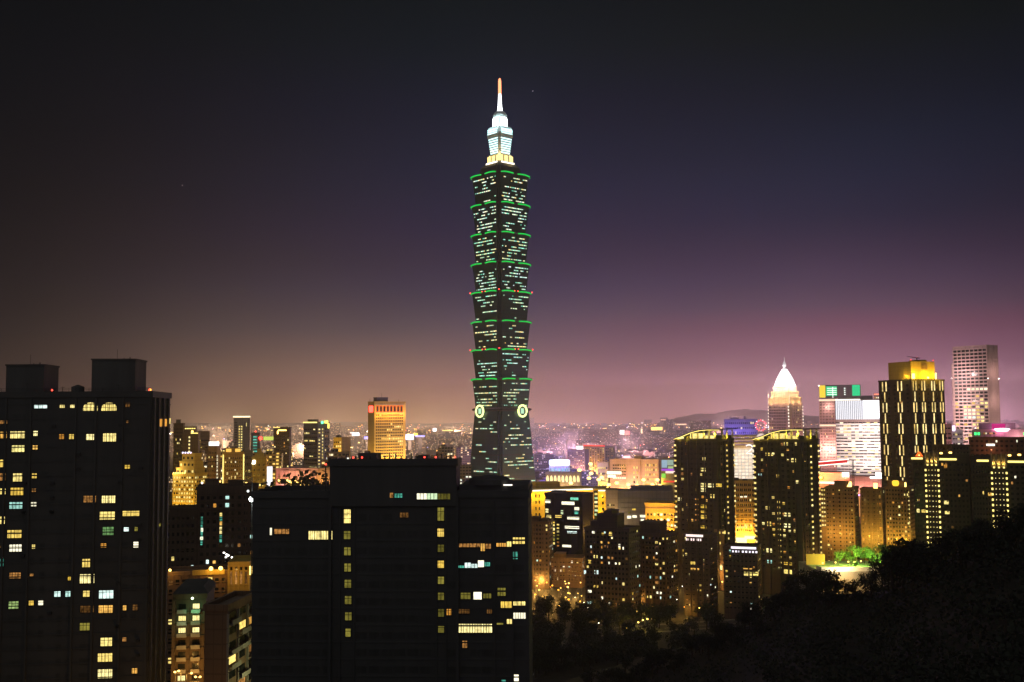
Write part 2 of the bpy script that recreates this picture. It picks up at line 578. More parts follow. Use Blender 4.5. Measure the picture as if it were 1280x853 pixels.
hz = MB().box(-9000, 9000, -900, 16000, -1, 530)
m, n, l = mat_new('city smog')
pv = nd(n, 'ShaderNodeVolumePrincipled', ins={'Color': (.90, .92, .98, 1), 'Density': 5.5e-5, 'Anisotropy': 0.72})
o_ = nd(n, 'ShaderNodeOutputMaterial')
l.new(pv.outputs[0], o_.inputs['Volume'])
tag(hz.build('haze', m), kind='stuff')

# --- hillside below the photographer
CREST = [(-400, 110, 960), (200, 120, 960), (560, 200, 925), (640, 240, 900), (700, 270, 880), (760, 290, 860), (820, 285, 830), (880, 270, 808),
         (940, 255, 782), (1000, 240, 738), (1030, 232, 732), (1060, 225, 742), (1110, 210, 722), (1160, 195, 700), (1210, 180, 678), (1280, 160, 662),
         (1400, 140, 650), (1700, 120, 580)]


def crest(px):
    for (a, Y0, p0), (b, Y1, p1) in zip(CREST, CREST[1:]):
        if a <= px <= b:
            t = (px - a) / (b - a)
            return Y0 + (Y1 - Y0) * t, p0 + (p1 - p0) * t
    return CREST[-1][1:] if px > CREST[-1][0] else CREST[0][1:]


def hill_z(px, Y):
    Yc, pc = crest(px)
    zc = at(px, pc, Yc).z - 1.0
    if Y <= Yc:
        t = Y / Yc
        z = 108 + (zc - 108) * t - 13 * math.sin(math.pi * t) * min(1, Yc / 150)
    else:
        t = min(1.0, (Y - Yc) / (90 + Yc * .45))
        z = zc * (1 - t * t * (3 - 2 * t)) - .6
    return z


hb = MB()
cols = [-700 + 50 * i for i in range(60)]
rows = [2, 10, 25, 45, 70, 95, 120, 145, 170, 195, 220, 245, 270, 300, 330, 360, 400, 450, 520]
for Y in rows:
    for px in cols:
        r = ray(px, 700)
        z = hill_z(px, Y)
        hb.v.append((r.x / r.y * Y, Y, z + .8 * math.sin(px * .05) * math.cos(Y * .11)))
for j in range(len(rows) - 1):
    for i in range(len(cols) - 1):
        hb.f.append([j * 60 + i, j * 60 + i + 1, (j + 1) * 60 + i + 1, (j + 1) * 60 + i]); hb.m.append(0)
MHILL = pbr('hill soil', (.035, .034, .026), 1.0, .5, scale=.2, streak=False)
struct('hill', hb, MHILL, True)

# --- mountains round the basin
def ridge(name, pts, Yd, seed):
    rnd = random.Random(seed)
    mb = MB()
    cs = []
    for k in range(len(pts) - 1):
        for j in range(6):
            t = j / 6
            cs.append((pts[k][0] + (pts[k + 1][0] - pts[k][0]) * t, pts[k][1] + (pts[k + 1][1] - pts[k][1]) * t - rnd.random() * 1.0))
    cs.append(pts[-1])
    nn = len(cs)
    for rr, f in ((-1500, 0), (-700, .55), (0, 1), (900, .6), (2000, 0)):
        for px, py in cs:
            p = at(px, py, Yd)
            mb.v.append((p.x * (1 + rr / Yd), Yd + rr, max(p.z * f, -.5 if f == 0 else 4)))
    for j in range(4):
        for i in range(nn - 1):
            mb.f.append([j * nn + i, j * nn + i + 1, (j + 1) * nn + i + 1, (j + 1) * nn + i]); mb.m.append(0)
    struct(name, mb, pbr(name + ' slopes', (.04, .045, .035), 1, .3, scale=.002, streak=False), True)


ridge('mountain', [(760, 533), (820, 530), (846, 523), (872, 518), (892, 518), (912, 514), (934, 512), (960, 514), (990, 519), (1030, 522), (1090, 526), (1180, 531)], 13300, 3)
ridge('distant_hills', [(150, 533), (260, 529), (330, 530), (420, 528), (520, 530), (620, 529), (700, 530), (760, 531)], 14000, 5)

# --- streets
MASPH = pbr('asphalt', (.05, .05, .052), .85, .3, scale=.3, streak=False)
MPAVE = pbr('pavement', (.14, .13, .12), .9, .25, scale=.4, streak=False)
MLINE = pbr('road paint', (.75, .74, .70), .7, .1)


def road(pts, w, lift=.012):
    rd, pv_, ln = MB(), MB(), MB()
    for a, b in zip(pts, pts[1:]):
        a, b = Vector((a[0], a[1], 0)), Vector((b[0], b[1], 0))
        t = (b - a).normalized(); s_ = Vector((t.y, -t.x, 0))
        q = lambda o0, o1, z: [tuple(a + s_ * o0 + Vector((0, 0, z))), tuple(a + s_ * o1 + Vector((0, 0, z))), tuple(b + s_ * o1 + Vector((0, 0, z))), tuple(b + s_ * o0 + Vector((0, 0, z)))]
        rd.add(q(-w / 2, w / 2, lift), [(0, 1, 2, 3)])
        for sg in (-1, 1):
            x0, x1 = sg * w / 2, sg * (w / 2 + 3.5)
            x0, x1 = min(x0, x1), max(x0, x1)
            pv_.add(q(x0, x1, .0) + q(x0, x1, .15), [(4, 5, 6, 7), (0, 1, 5, 4), (2, 3, 7, 6), (1, 2, 6, 5), (3, 0, 4, 7)])
        L = (b - a).length
        k = 0
        while k < L - 4:
            c0 = a + t * k; c1 = a + t * (k + 4)
            ln.add([tuple(c0 - s_ * .08 + Vector((0, 0, lift + .005))), tuple(c0 + s_ * .08 + Vector((0, 0, lift + .005))),
                    tuple(c1 + s_ * .08 + Vector((0, 0, lift + .005))), tuple(c1 - s_ * .08 + Vector((0, 0, lift + .005)))], [(0, 1, 2, 3)])
            k += 10
    struct('road', rd, MASPH); struct('pavement', pv_, MPAVE); struct('road_marking', ln, MLINE)


road([(-130, 330), (-95, 560), (-60, 900), (20, 1500)], 14)
road([(8, 470), (24, 640), (60, 900), (240, 2300)], 16, .016)
road([(40, 560), (140, 590), (330, 640)], 14, .020)

# ================================================================== THE SKYSCRAPER
TY = 1290.0
TX = at(626.5, 400, TY).x


def tz(py):
    return at(626.5, py, TY - 20).z


MT_G = pbr('tower green glass', (.008, .062, .048), .30, .25, spec=.5, grid=(3.0, 4.2, .7))
MT_D = pbr('tower dark trim', (.045, .05, .05), .5, .2)
MT_W = pbr('crown white panels', (.80, .82, .82), .5, .05, grid=(2.2, 2.6, .35))
LCROWN = lamp_mat('crown light line', (.62, 1, 1), 2.6, True)
LCROWNG = lamp_mat('crown amber lamp', (1, .72, .22), 2.2)
LNEON = lamp_mat('green eave line', (.006, .58, .07), 1.1, True)
LMAST = lamp_mat('mast floodlit glow', (.93, .96, 1), 3.2, True)
TIP_GLOW = lamp_mat('mast tip red glow', (1, .30, .13), 2.6, True)
tower = tag(empty('skyscraper', (TX, TY, 0), R(45) + R(-3)),
            'very tall dark green tower of stacked flaring tiers with green eave lights and glowing spire', 'skyscraper')


def sq(s, nn, z):
    """square of side s with stepped (notched) corners"""
    a, b = s / 2, s / 2 - nn
    c = b + nn * .5
    pts = []
    for k in range(4):
        for x, y in ((b, -a), (b, -c), (c, -c), (c, -b), (a, -b)):
            an = k * math.pi / 2
            pts.append((x * math.cos(an) - y * math.sin(an), x * math.sin(an) + y * math.cos(an), z))
    return pts


def part_of(parent, name, mats, fn, smooth=False):
    mb = MB()
    fn(mb)
    return mb.build(name, mats, parent, smooth)


K = FPX / TY
S = lambda halfpx: (halfpx / K) * math.sqrt(2) + 4.0     # half width in pixels -> side of the notched square
tops = [217, 254.5, 291.5, 328.5, 364.5, 401.5, 437, 473.5, 511]
wins_t = []


def tower_windows(z0, z1, s0, s1, nf, pl, kinds, ncell=24):
    for f in range(nf):
        z = z0 + (z1 - z0) * (f + .5) / nf
        s_ = s0 + (s1 - s0) * (f + .5) / nf
        for face in range(4):
            p = pl * random.choice((.15, .4, .8, 1.3, 1.9)) if face in (0, 3) else .12
            on = False
            wd = (s_ - 10) / ncell
            for i in range(ncell):
                on = random.random() < (.82 if on else p * .22)
                if on:
                    u = -(s_ - 10) / 2 + wd * i
                    wins_t.append((face, u + .12, u + wd - .12, z - .55, z + .55, s_ / 2, random.choice(kinds)))


for k in range(8):
    zt, zb_ = tz(tops[k]), tz(tops[k + 1])
    s1, s0 = S(35.0 + .10 * k), S(30.2 + .25 * k)

    def shell(mb):
        mb.loft([sq(s0, 3.2, zb_ + 1.0), sq(s1, 3.2, zt - 2.2)])
    seg = part_of(tower, 'tier', MT_G, shell)
    part_of(seg, 'eave', MT_D, lambda mb: mb.loft([sq(s1 + .6, 3.0, zt - 2.4), sq(s1 + 2.6, 3.0, zt - .4), sq(s1 + 2.6, 3.0, zt + .4), sq(s1 - 2, 3.0, zt + 1.1)]))
    for face in range(4):
        an = face * math.pi / 2
        ca, sa = math.cos(an), math.sin(an)
        for sg in (-1, 1):
            pts = []
            for j in range(9):
                t = j / 8
                u = sg * (3.6 + t * (s1 / 2 - 6.6))
                y = -(s1 / 2 + 2.0 + .5 * math.sin(math.pi * t))
                z = zt - .1 - 1.1 * (2 * t - 1) ** 2 * (1 if t > .5 else .35)
                pts.append((u * ca - y * sa, u * sa + y * ca, z))
            part_of(seg, 'eave_light', LNEON, lambda mb: mb.tube(pts, .86, 6), True)
        if k in (4, 6):
            for u in (-2.6, 2.6):
                y = -(s1 / 2 + 1.5)
                part_of(seg, 'warning_light', LRED, lambda mb: mb.blob((u * ca - y * sa, u * sa + y * ca, zt + .3), .6))
            c_ = (s1 / 2 + .4)
            part_of(seg, 'warning_light', LRED, lambda mb: mb.blob((c_ * ca + c_ * sa, c_ * sa - c_ * ca, zt + .6), .7))
    kinds = [('officeg', 'office', 'cyan', 'gold', 'white'), ('officeg', 'office', 'cyan', 'white'), ('office', 'officeg', 'officeg', 'pale'), ('officeg', 'cyan', 'office'),
             ('office', 'office', 'officeg'), ('office', 'pale', 'officeg', 'gold'), ('office', 'officeg', 'officeg', 'cyan'), ('office', 'gold', 'officeg', 'office')][k]
    tower_windows(zb_ + 2.0, zt - 4.0, s0 + .3, s1, 8, (.95, 1.1, .9, 1.1, .42, .5, .62, .75)[k], kinds)
# base: tapering inwards as it rises
zb_t, s_bt, s_bb = tz(511), S(33.0), S(45.5)
base = part_of(tower, 'base', MT_G, lambda mb: mb.loft([sq(s_bb, 5, 0), sq(s_bt, 3.6, zb_t)]))
part_of(base, 'eave', MT_D, lambda mb: mb.loft([sq(s_bt + .8, 3.0, zb_t - 3), sq(s_bt + 4.6, 3.0, zb_t - 1.6), sq(s_bt + 4.6, 3.0, zb_t - .3), sq(s_bt + 1, 3.0, zb_t + .6)]))
tower_windows(22, zb_t - 6, s_bb + (s_bt - s_bb) * 22 / zb_t + .1, s_bb + (s_bt - s_bb) * (zb_t - 6) / zb_t + .1, 24, .55, ('office', 'pale', 'office', 'office', 'officeg'), 26)
part_of(base, 'sill_bands', MT_D, lambda mb: [mb.loft([sq(s_bb + (s_bt - s_bb) * z / zb_t + .5, 4, z), sq(s_bb + (s_bt - s_bb) * z / zb_t + .5, 4, z + .8)]) for z in (8, 18, 40, 66, 88)])


def on_face(mb, face, u0, u1, z0, z1, dist, o0, o1, mi=0):
    an = face * math.pi / 2
    ca, sa = math.cos(an), math.sin(an)
    vs = []
    for z in (z0, z1):
        for u, y in ((u0, -(dist + o1)), (u1, -(dist + o1)), (u1, -(dist + o0)), (u0, -(dist + o0))):
            vs.append((u * ca - y * sa, u * sa + y * ca, z))
    mb.add(vs, [(3, 2, 1, 0), (4, 5, 6, 7), (0, 1, 5, 4), (1, 2, 6, 5), (2, 3, 7, 6), (3, 0, 4, 7)], mi)


# the two visible faces carry big coin-shaped lights near the outer end
for face in range(4):
    an = face * math.pi / 2
    ca, sa = math.cos(an), math.sin(an)
    for u_ in ((8.6,) if face == 0 else (-8.6,) if face == 3 else (0.0,)):
        zc, dist = tz(514), s_bt / 2 + 1.6

        def ring(mb, r=6.6, rt=1.2):
            pts = []
            for j in range(25):
                a = 2 * math.pi * j / 24
                u, z, y = u_ + r * math.cos(a), zc + r * math.sin(a), -(dist + 1.3)
                pts.append((u * ca - y * sa, u * sa + y * ca, z))
            mb.tube(pts, rt, 6)

        def disc(mb):
            q = [(u_ + 6.0 * math.cos(2 * math.pi * j / 24), zc + 6.0 * math.sin(2 * math.pi * j / 24)) for j in range(24)]
            mb.loft([[(u * ca - y * sa, u * sa + y * ca, z) for u, z in q] for y in (-(dist + 1.0), -(dist - 4))])
        cn = part_of(tower, 'coin_ornament', MT_D, disc)
        part_of(cn, 'ring_light', lamp_mat('coin ring light', (.85, 1, .35), 2.0), ring, True)
        part_of(cn, 'centre_light', lamp_mat('coin centre light', (.55, .95, .62), 1.0), lambda mb: on_face(mb, face, u_ - 2.5, u_ + 2.5, zc - 3.2, zc + 3.2, dist, .9, 1.25))
# windows: the hundred largest alone, the rest together
wins_t.sort(key=lambda q: (0 if q[0] in (0, 3) else 1, random.random()))
for q in wins_t[:98]:
    part_of(tower, 'window', W[q[6]], lambda mb: on_face(mb, q[0], q[1], q[2], q[3], q[4], q[5], -1.2, .22))
mb, names = MB(), []
for q in wins_t[98:]:
    if q[6] not in names:
        names.append(q[6])
    on_face(mb, q[0], q[1], q[2], q[3], q[4], q[5], -1.2, .22, names.index(q[6]))
tag(mb.build('window', [W[x] for x in names], tower), kind='stuff')
# crown
zc = {y: at(626.5, y, TY - 3).z for y in (97, 117, 140, 147, 149, 160, 162, 172, 175, 194, 196, 204, 207, 211, 217)}
part_of(tower, 'crown_base', MT_D, lambda mb: (mb.loft([sq(S(27), 3, zc[217] - 8), sq(S(24), 3, zc[211]), sq(S(20), 3, zc[207])])))
part_of(tower, 'crown_terrace', MT_W, lambda mb: (mb.loft([sq(S(17.0), 3, zc[207]), sq(S(17.5), 3, zc[204])]), mb.loft([sq(S(13.5), 2, zc[204] + .01), sq(S(12.5), 2, zc[194])])))
cr = part_of(tower, 'crown_body', MT_W, lambda mb: mb.loft([sq(S(10.6), 2.5, zc[194] + .02), sq(S(13.8), 2.5, zc[172])]))
part_of(tower, 'crown_deck', MT_W, lambda mb: (mb.loft([sq(S(15.2), 3, zc[172] + .3), sq(S(15.6), 3, zc[172] + 3), sq(S(14.4), 3, zc[162]), sq(S(13.6), 3, zc[160])])))
part_of(tower, 'crown_drum', MT_W, lambda mb: mb.loft([sq(S(8.0), 2, zc[160] + .02), sq(S(7.4), 2, zc[147])]))
part_of(tower, 'crown_collar', MT_W, lambda mb: mb.lathe(0, 0, [(6.4, zc[149]), (8.6, zc[147]), (8.8, zc[147] + 3), (7.0, zc[140] - 1), (4.5, zc[140] + 1)], 16), True)
mast = part_of(tower, 'mast', [MT_W, LMAST], lambda mb: mb.lathe(0, 0, [(3.4, zc[140] + .5), (2.5, zc[140] + 9), (1.7, zc[117])], 12, 1), True)  # mast surface emits white itself in place of floodlighting
part_of(mast, 'mast_tip', TIP_GLOW, lambda mb: mb.lathe(0, 0, [(1.9, zc[117] + .02), (1.8, zc[97] - 4), (1.2, zc[97] - 1), (.3, zc[97])], 10), True)  # tip glows the same way, in orange red
for face in range(4):
    for k in range(7):                       # rows of light lines round the flaring crown
        t = (k + .6) / 7.6
        z = zc[194] + (zc[172] - zc[194]) * t
        s_ = S(10.6) + (S(13.8) - S(10.6)) * t
        part_of(cr, 'light_line', LCROWN, lambda mb: on_face(mb, face, -s_ / 2 + 2.6, s_ / 2 - 2.6, z - .5, z + .5, s_ / 2, -.6, .35))
    for k in range(3):
        z = zc[172] + 3.5 + (zc[162] - zc[172] - 4) * k / 2.4
        part_of(cr, 'light_line', LCROWN, lambda mb: on_face(mb, face, -S(14.2) / 2 + 3, S(14.2) / 2 - 3, z - .55, z + .55, S(15.3) / 2, -.6, .3))
    part_of(cr, 'light_line', LMAST, lambda mb: on_face(mb, face, -S(7.2) / 2 + 2.0, S(7.2) / 2 - 2.0, zc[160] + 1.5, zc[147] - 1.0, S(7.7) / 2, -.6, .35))
    for u in (-S(11) / 2 + 1.5, 0, S(11) / 2 - 1.5):
        part_of(cr, 'amber_lamp', LCROWNG, lambda mb: on_face(mb, face, u - 2.6, u + 2.6, zc[204] + 1, zc[196], S(13) / 2, -.2, .5))
    part_of(cr, 'terrace_light', LSTRIP, lambda mb: on_face(mb, face, -S(17) / 2 + 3, S(17) / 2 - 3, zc[207] + .3, zc[204] - .4, S(17.3) / 2, -.3, .3))
for k in range(4):
    a = k * math.pi / 2 + math.pi / 4
    rr = S(14) / 2 + 3
    point('crown_floodlight', (rr * math.cos(a) * 1.1, rr * math.sin(a) * 1.1, zc[160] + 5), (.65, .97, 1), 9000, 1.0, tower)
    point('crown_floodlight', (rr * math.cos(a) * 1.3, rr * math.sin(a) * 1.3, zc[196]), (1, .70, .25), 5000, 1.0, tower)


# ================================================================== NEAR DARK BUILDINGS
# --- left apartment tower
b = Bld('apartment_tower', 'big black apartment tower at the left edge with scattered lit windows, two roof blocks', 'apartment tower',
        -60, 190, 489, 250, 'R', 213)
b.wall(MDK, 3.25, proud=.12, bh=.25, extra=lambda m: [b.fbox(m, 'F', x - .25, x + .25, 0, b.h - .5, 0, .3) for x in (3, 12, 17.5, 27.5, 32, 38, 44)] +
       [b.fbox(m, 'R', y - .35, y + .35, 0, b.h - .5, 0, .5) for y in (1.2, 5.5, 10.5, 15.2)])
for px0, px1, py in ((3, 51, 455), (111, 166, 448)):
    x0, x1 = b.u(px0, 'F', 480), b.u(px1, 'F', 480)
    h_ = b.z(py, 'F', px0) - b.h - .35
    r_ = b.hut(x0, x1, 2, 12, h_, MD, 'roof_block')
    b.part('antenna', MMET, lambda m: m.tube([(x0 + (x1 - x0) * .47, 6, b.h + h_ - .5), (x0 + (x1 - x0) * .47, 6, b.h + h_ + 2.8)], .06, 5), r_)
    b.part('vent_pipe', MMET, lambda m: (m.tube([(x1 - 2, 5, b.h + h_), (x1 - 2, 5, b.h + h_ + .9)], .18, 6), m.tube([(x1 - 3.4, 5, b.h + h_), (x1 - 3.4, 5, b.h + h_ + .7)], .14, 6)), r_)
for px in (64, 186, 211):
    b.beacon(b.u(px, 'F', 486) if px < 200 else b.w - .5, .6, b.h + .6, .22, LRED if px < 200 else LORG, .5)
for x, hh in ((4, 1.4), (9.5, .9), (16, 2.0), (24, 1.2), (33, .8), (36.5, 1.6), (43, .9)):
    b.part('roof_antenna', MFR, lambda m: (m.tube([(x, 1.5, b.h + .5), (x, 1.5, b.h + 1 + hh)], .05, 4), m.tube([(x - .5, 1.5, b.h + .8 + hh), (x + .5, 1.5, b.h + .8 + hh)], .035, 4)))
b.part('railing', MFR, lambda m: ([m.box(.3, b.w - .3, .05, .1, b.h + 1.0 + q, b.h + 1.05 + q) for q in (.35, .7)], [m.box(1.5 * k + .3, 1.5 * k + .36, .05, .1, b.h + .9, b.h + 1.75) for k in range(int(b.w / 1.5))]))
b.part('water_tank', MD, lambda m: m.lathe(26, 6, [(1.5, b.h), (1.5, b.h + 2.2), (.2, b.h + 2.7)], 12))
for k in range(40):
    x, z = b.u(random.choice((31, 66, 98, 150, 176)), 'F', 600), b.h - 6 - 3.25 * random.randrange(24) - .9
    b.part('air_conditioner', MFR, lambda m: m.box(x - .4, x + .4, -.5, -.02, z - .3, z + .3))
NW = [
    (43, 505, 59, 510.5, 'cyan', 3), (75, 505, 81, 510, 'pale', 1), (88, 505, 94, 510, 'pale', 1),
    (157, 504, 162.5, 509, 'dim', 2), (158, 526, 160.5, 529, 'dim', 1), (0, 526, 9, 530, 'dim', 2), (13, 539.5, 31, 548, 'pale', 4), (-4, 540, 8.5, 548, 'orange', 3),
    (42, 539, 47, 545, 'pale', 1), (74, 543, 80, 549, 'orange', 2), (86.5, 543, 93, 549, 'yellow', 2), (108, 543, 119.5, 550, 'pale', 3), (129, 542, 145, 552, 'pale', 4),
    (15, 557, 30.5, 565, 'green', 4), (41, 557, 47, 562, 'orange', 2), (-6, 575, 5, 584, 'yellow', 2), (156, 581.5, 162.5, 586, 'yellow', 2),
    (-6, 592, 7, 601, 'dim', 3), (16.5, 592, 27.5, 602, 'pale', 3), (40, 592, 46, 598, 'yellow', 2), (-6, 611, 7, 618, 'pale', 3), (13.5, 610, 29, 619, 'yellow', 4),
    (40, 611, 45, 615, 'dim', 2), (12, 628, 28, 636, 'cyan', 4), (39, 628, 45.5, 633, 'white', 2), (104.6, 620, 120, 628, 'dim', 4), (127.5, 620, 144, 629, 'pale', 4),
    (125, 640, 143.5, 649.5, 'yellow', 4), (153.5, 639, 174, 645, 'yellow', 4), (-6, 646, 6, 655, 'pale', 2), (9.5, 663, 27, 672.5, 'yellow', 4),
    (128.6, 659, 142, 669, 'green', 3), (155, 659.5, 161, 664.5, 'cyan', 1), (168.5, 659, 172, 664, 'olive', 2), (12, 681, 27, 689.5, 'white', 4), (40, 681, 44, 686, 'pale', 1),
    (-6, 683, 4, 686, 'dim', 1), (126, 679.5, 133, 684.5, 'orange', 2), (167, 677.5, 173, 684.5, 'white', 1), (-6, 699, 4.5, 708, 'teal', 2), (103, 699, 112.5, 709, 'yellow', 3),
    (12, 716, 26, 723, 'dim', 4), (37.5, 717.5, 42, 721, 'dim', 1), (85, 719.5, 89, 725.5, 'yellow', 1), (100, 718, 118, 729, 'pale', 4), (68, 739, 75.7, 746, 'cyan', 2),
    (82, 739, 88.5, 746, 'cyan', 2), (104, 738, 112, 746, 'yellow', 2), (124, 737, 141.6, 748, 'cyan', 4), (11, 752, 23, 761, 'green', 3), (36, 751, 42, 757, 'yellow', 1),
    (48, 751, 54, 757, 'white', 1), (100.6, 757.5, 117.4, 765.5, 'dim', 4), (123.6, 757, 141, 766, 'orange', 3), (153.6, 757, 158, 763, 'orange', 1), (166, 756, 172, 763, 'dim', 2),
    (126, 797.5, 140, 807.5, 'yellow', 3), (153, 797, 158, 802, 'dim', 1), (122.4, 817, 140.4, 827, 'yellow', 4), (122.4, 837, 140.4, 847.5, 'pale', 4), (165, 835.5, 171.5, 842, 'orange', 2),
    (100, 779, 112, 788, 'olive', 3)]
for x0, y0, x1, y1, k, nv in NW:
    b.winpx(x0, y0, x1, y1, k, 'F', (nv, 2))
for x0, x1 in ((104, 122.6), (127, 146)):          # the two arched windows under the roof
    (u0, z1), (u1, z0) = b.loc(x0, 503, 'F'), b.loc(x1, 513.5, 'F')
    cu, zr = (u0 + u1) / 2, z0 + (z1 - z0) * .35
    q = [(u0, z0), (u1, z0)] + [(cu + (u1 - u0) / 2 * math.cos(math.pi * j / 12), zr + (z1 - zr) * math.sin(math.pi * j / 12)) for j in range(13)]
    ow = b.part('window', W['pale'], lambda m: m.loft([[(x, y, z) for x, z in q] for y in (-.04, .1)]))
    b.part('frame', MFR, lambda m: [m.box(u0 + (u1 - u0) * f - .05, u0 + (u1 - u0) * f + .05, -.12, 0, z0, zr + (z1 - zr) * .8) for f in (.25, .5, .75)] +
           [m.box(u0, u1, -.11, 0, zr - .05, zr + .05)] + [m.tube([(x, -.05, z) for x, z in q[1:]], .09, 5)], ow)
b.glass = MCUR
b.winpx(199, 524, 209, 533, 'orange', 'R', (2, 1))
b.winpx(211, 522, 213, 530, 'pale', 'R')
for py in (655, 755, 790):
    b.winpx(199, py, 201, py + 2.5, 'olive', 'R')
occ = [(w[1] - .6, w[2] + .6, w[3] - .6, w[4] + .6) for w in b.wins if w[0] == 'F']
for k in range(34):                                 # the unlit windows of the same storeys
    z = b.h - 4.9 - 3.25 * k
    if z < 3:
        break
    for px, wd in ((-30, 2.6), (-8, 2.6), (22, 3), (43, 1.1), (55, 1.1), (78, 1.1), (90, 1.1), (112, 3), (134, 3.2), (158, 1.2), (170, 1.2)):
        u = b.u(px, 'F', 600)
        if not any(o[0] < u + wd / 2 and o[1] > u - wd / 2 and o[2] < z + .8 and o[3] > z - .8 for o in occ):
            b.win('F', u - wd / 2, u + wd / 2, z - .75, z + .75, None)
b.done()

# --- centre dark block: two wings and a taller middle
b = Bld('office_block', 'wide black block in the centre foreground with taller middle part and red roof beacons', 'office block',
        316, 660, 613, 215, 'R', 664)
xm0, xm1 = b.u(413, 'F', 600), b.u(571, 'F', 600)
zm = b.z(573.5, 'F', 500) - .9
zr_ = b.z(607, 'F', 620)


def nb(m):
    b.fbox(m, 'F', xm0 - .3, xm0 + .3, 0, b.h, 0, .5)
    b.fbox(m, 'F', xm1 - .3, xm1 + .3, 0, b.h, 0, .5)
    for px in (425, 443, 545, 557, 617, 640):
        x = b.u(px, 'F', 650)
        b.fbox(m, 'F', x - .15, x + .15, 0, b.h - 1, 0, .22)


b.wall(MDK, 3.3, proud=.10, bh=.25, extra=nb)
mid = b.part('wall', MDK, lambda m: (m.box(xm0, xm1, -.6, 7, b.h - 2, zm), m.box(xm0 - .3, xm1 + .3, -.9, -.4, zm - .5, zm + .9), m.box(xm1 - .1, xm1 + .3, -.4, 7, zm - .5, zm + .88),
                                     m.box(xm0 - .3, xm0 + .1, -.4, 7, zm - .5, zm + .88)))
rw = b.part('wall', MDK, lambda m: (m.box(xm1 + .31, b.w, 1.2, b.d, b.h + .2, zr_), m.prism([(b.w - 4, -.1), (b.w - .1, 1.2), (b.w - .1, 6), (b.w - 4, 6)], b.h + 1.02, zr_ - .2)))
b.part('water_tank', MDK, lambda m: m.lathe(b.u(610, 'F', 600), 4, [(4.2, zr_), (4.2, zr_ + 1.0), (3.4, zr_ + 1.5), (.4, zr_ + 1.9)], 14))
b.part('strip_light', LSTRIP, lambda m: m.box(b.u(629, 'F', 607), b.u(640, 'F', 607), .9, 1.19, zr_ - .1, zr_ + .12))
for k in range(24):
    x = xm0 + 1 + (xm1 - xm0 - 2) * (k + random.uniform(-.3, .3)) / 23
    b.part('railing_post', MFR, lambda m: m.box(x - .12, x + .12, .2, .45, zm + .8, zm + .9 + random.choice((.3, .5, .5, .9))))
for k in range(9):
    x = 2 + (xm0 - 4) * k / 8
    b.part('railing_post', MFR, lambda m: m.box(x - .05, x + .05, .1, .2, b.h + .9, b.h + 1.5))
b.part('roof_cabin', MD, lambda m: (m.box(xm0 + 5, xm0 + 9, 3, 7, zm, zm + 1.9), m.box(xm1 - 8, xm1 - 6, 2, 5, zm, zm + 1.5)))
for px in (442, 453, 531, 545, 569):
    b.beacon(b.u(px, 'F', 574), -.4, zm + .85, .17, LRED, .15)
b.beacon(xm0 - 1.0, .2, b.h + .9, .18, LRED, 5.2)
NW = [(430, 637, 438.3, 654, 'yellow', (1, 3)), (386, 664, 415.6, 674.5, 'pale', (4, 1)), (337.5, 660, 340, 669, 'white', (1, 1)), (343, 661.5, 361.5, 667.5, 'dim', (4, 1)),
      (521.7, 616.7, 534, 624, 'white', (3, 1)), (534.6, 616.7, 547, 624, 'office', (3, 1)), (547.6, 617, 563, 624, 'olive', (4, 1)), (547, 634, 555, 651, 'olive', (2, 2)),
      (547, 661, 555, 671, 'yellow', (1, 2)), (547.3, 681, 555, 690, 'olive', (2, 2)), (547.3, 701, 555, 710, 'yellow', (1, 2)), (547.5, 721, 555, 730, 'olive', (2, 2)),
      (547.5, 741, 555, 750, 'olive', (2, 2)), (547.7, 761, 555, 771, 'olive', (2, 2)), (547.7, 781.6, 555, 791, 'olive', (1, 2)), (557, 761, 564, 769, 'orange', (2, 2)),
      (488, 616, 492, 622, 'dim', None), (494, 617, 503.5, 622, 'teal', (3, 2)), (500, 641, 510.5, 647, 'dim', (3, 1)),
      (574, 679.6, 600, 684, 'dim', (6, 1)), (601, 679.6, 606, 689, 'orange', (2, 1)), (607, 680, 613.6, 686, 'dim', (2, 1)), (620.7, 679, 633, 683.5, 'orange', (4, 1)),
      (633.5, 677, 639.5, 683.5, 'yellow', (2, 1)), (640.6, 672, 656, 680, 'yellow', (4, 2)), (640.6, 690, 643, 699, 'teal', None), (644.5, 690, 647, 699, 'teal', None),
      (581, 703.5, 588.5, 710, 'cyan', (2, 1)), (589, 705, 597, 710, 'cyan', (2, 1)), (597.5, 700.6, 605, 709, 'white', (1, 1)), (605.5, 703, 612.5, 708, 'teal', (3, 1)),
      (572, 707, 580, 710, 'teal', (3, 1)), (592, 739, 602, 749.5, 'white', None), (576, 741, 588, 749, 'olive', (3, 2)), (604, 742, 614, 748, 'olive', (3, 1)),
      (622, 735, 632, 745, 'olive', (3, 2)), (626, 752, 640, 761, 'yellow', (3, 1)), (641.7, 752, 656.6, 757, 'yellow', (3, 1)), (641.7, 766, 657, 773.5, 'white', (5, 1)),
      (633.6, 774, 640, 780, 'gold', (2, 1)), (573, 780, 615, 791, 'pale', (12, 2)), (573.5, 761, 587, 767, 'dim', (4, 2)), (608.5, 760, 615, 767, 'dim', (3, 2)),
      (578, 801, 584, 810, 'dim', (2, 1)), (642.6, 843.5, 648.3, 851.6, 'white', None), (627, 850, 632, 852, 'teal', None), (621, 779, 629, 781, 'olive', None)]
b.glass = MCUR
for q in range(6):
    NW.append((430 + q * .3, 664 + q * 20.3, 438 + q * .3, 674 + q * 20.3, 'olive', (2, 2)))
NW.append((432, 786, 438.3, 796, 'olive', (1, 2)))
for x0, y0, x1, y1, k, fr in NW:
    b.winpx(x0, y0, x1, y1, k, 'F', fr)
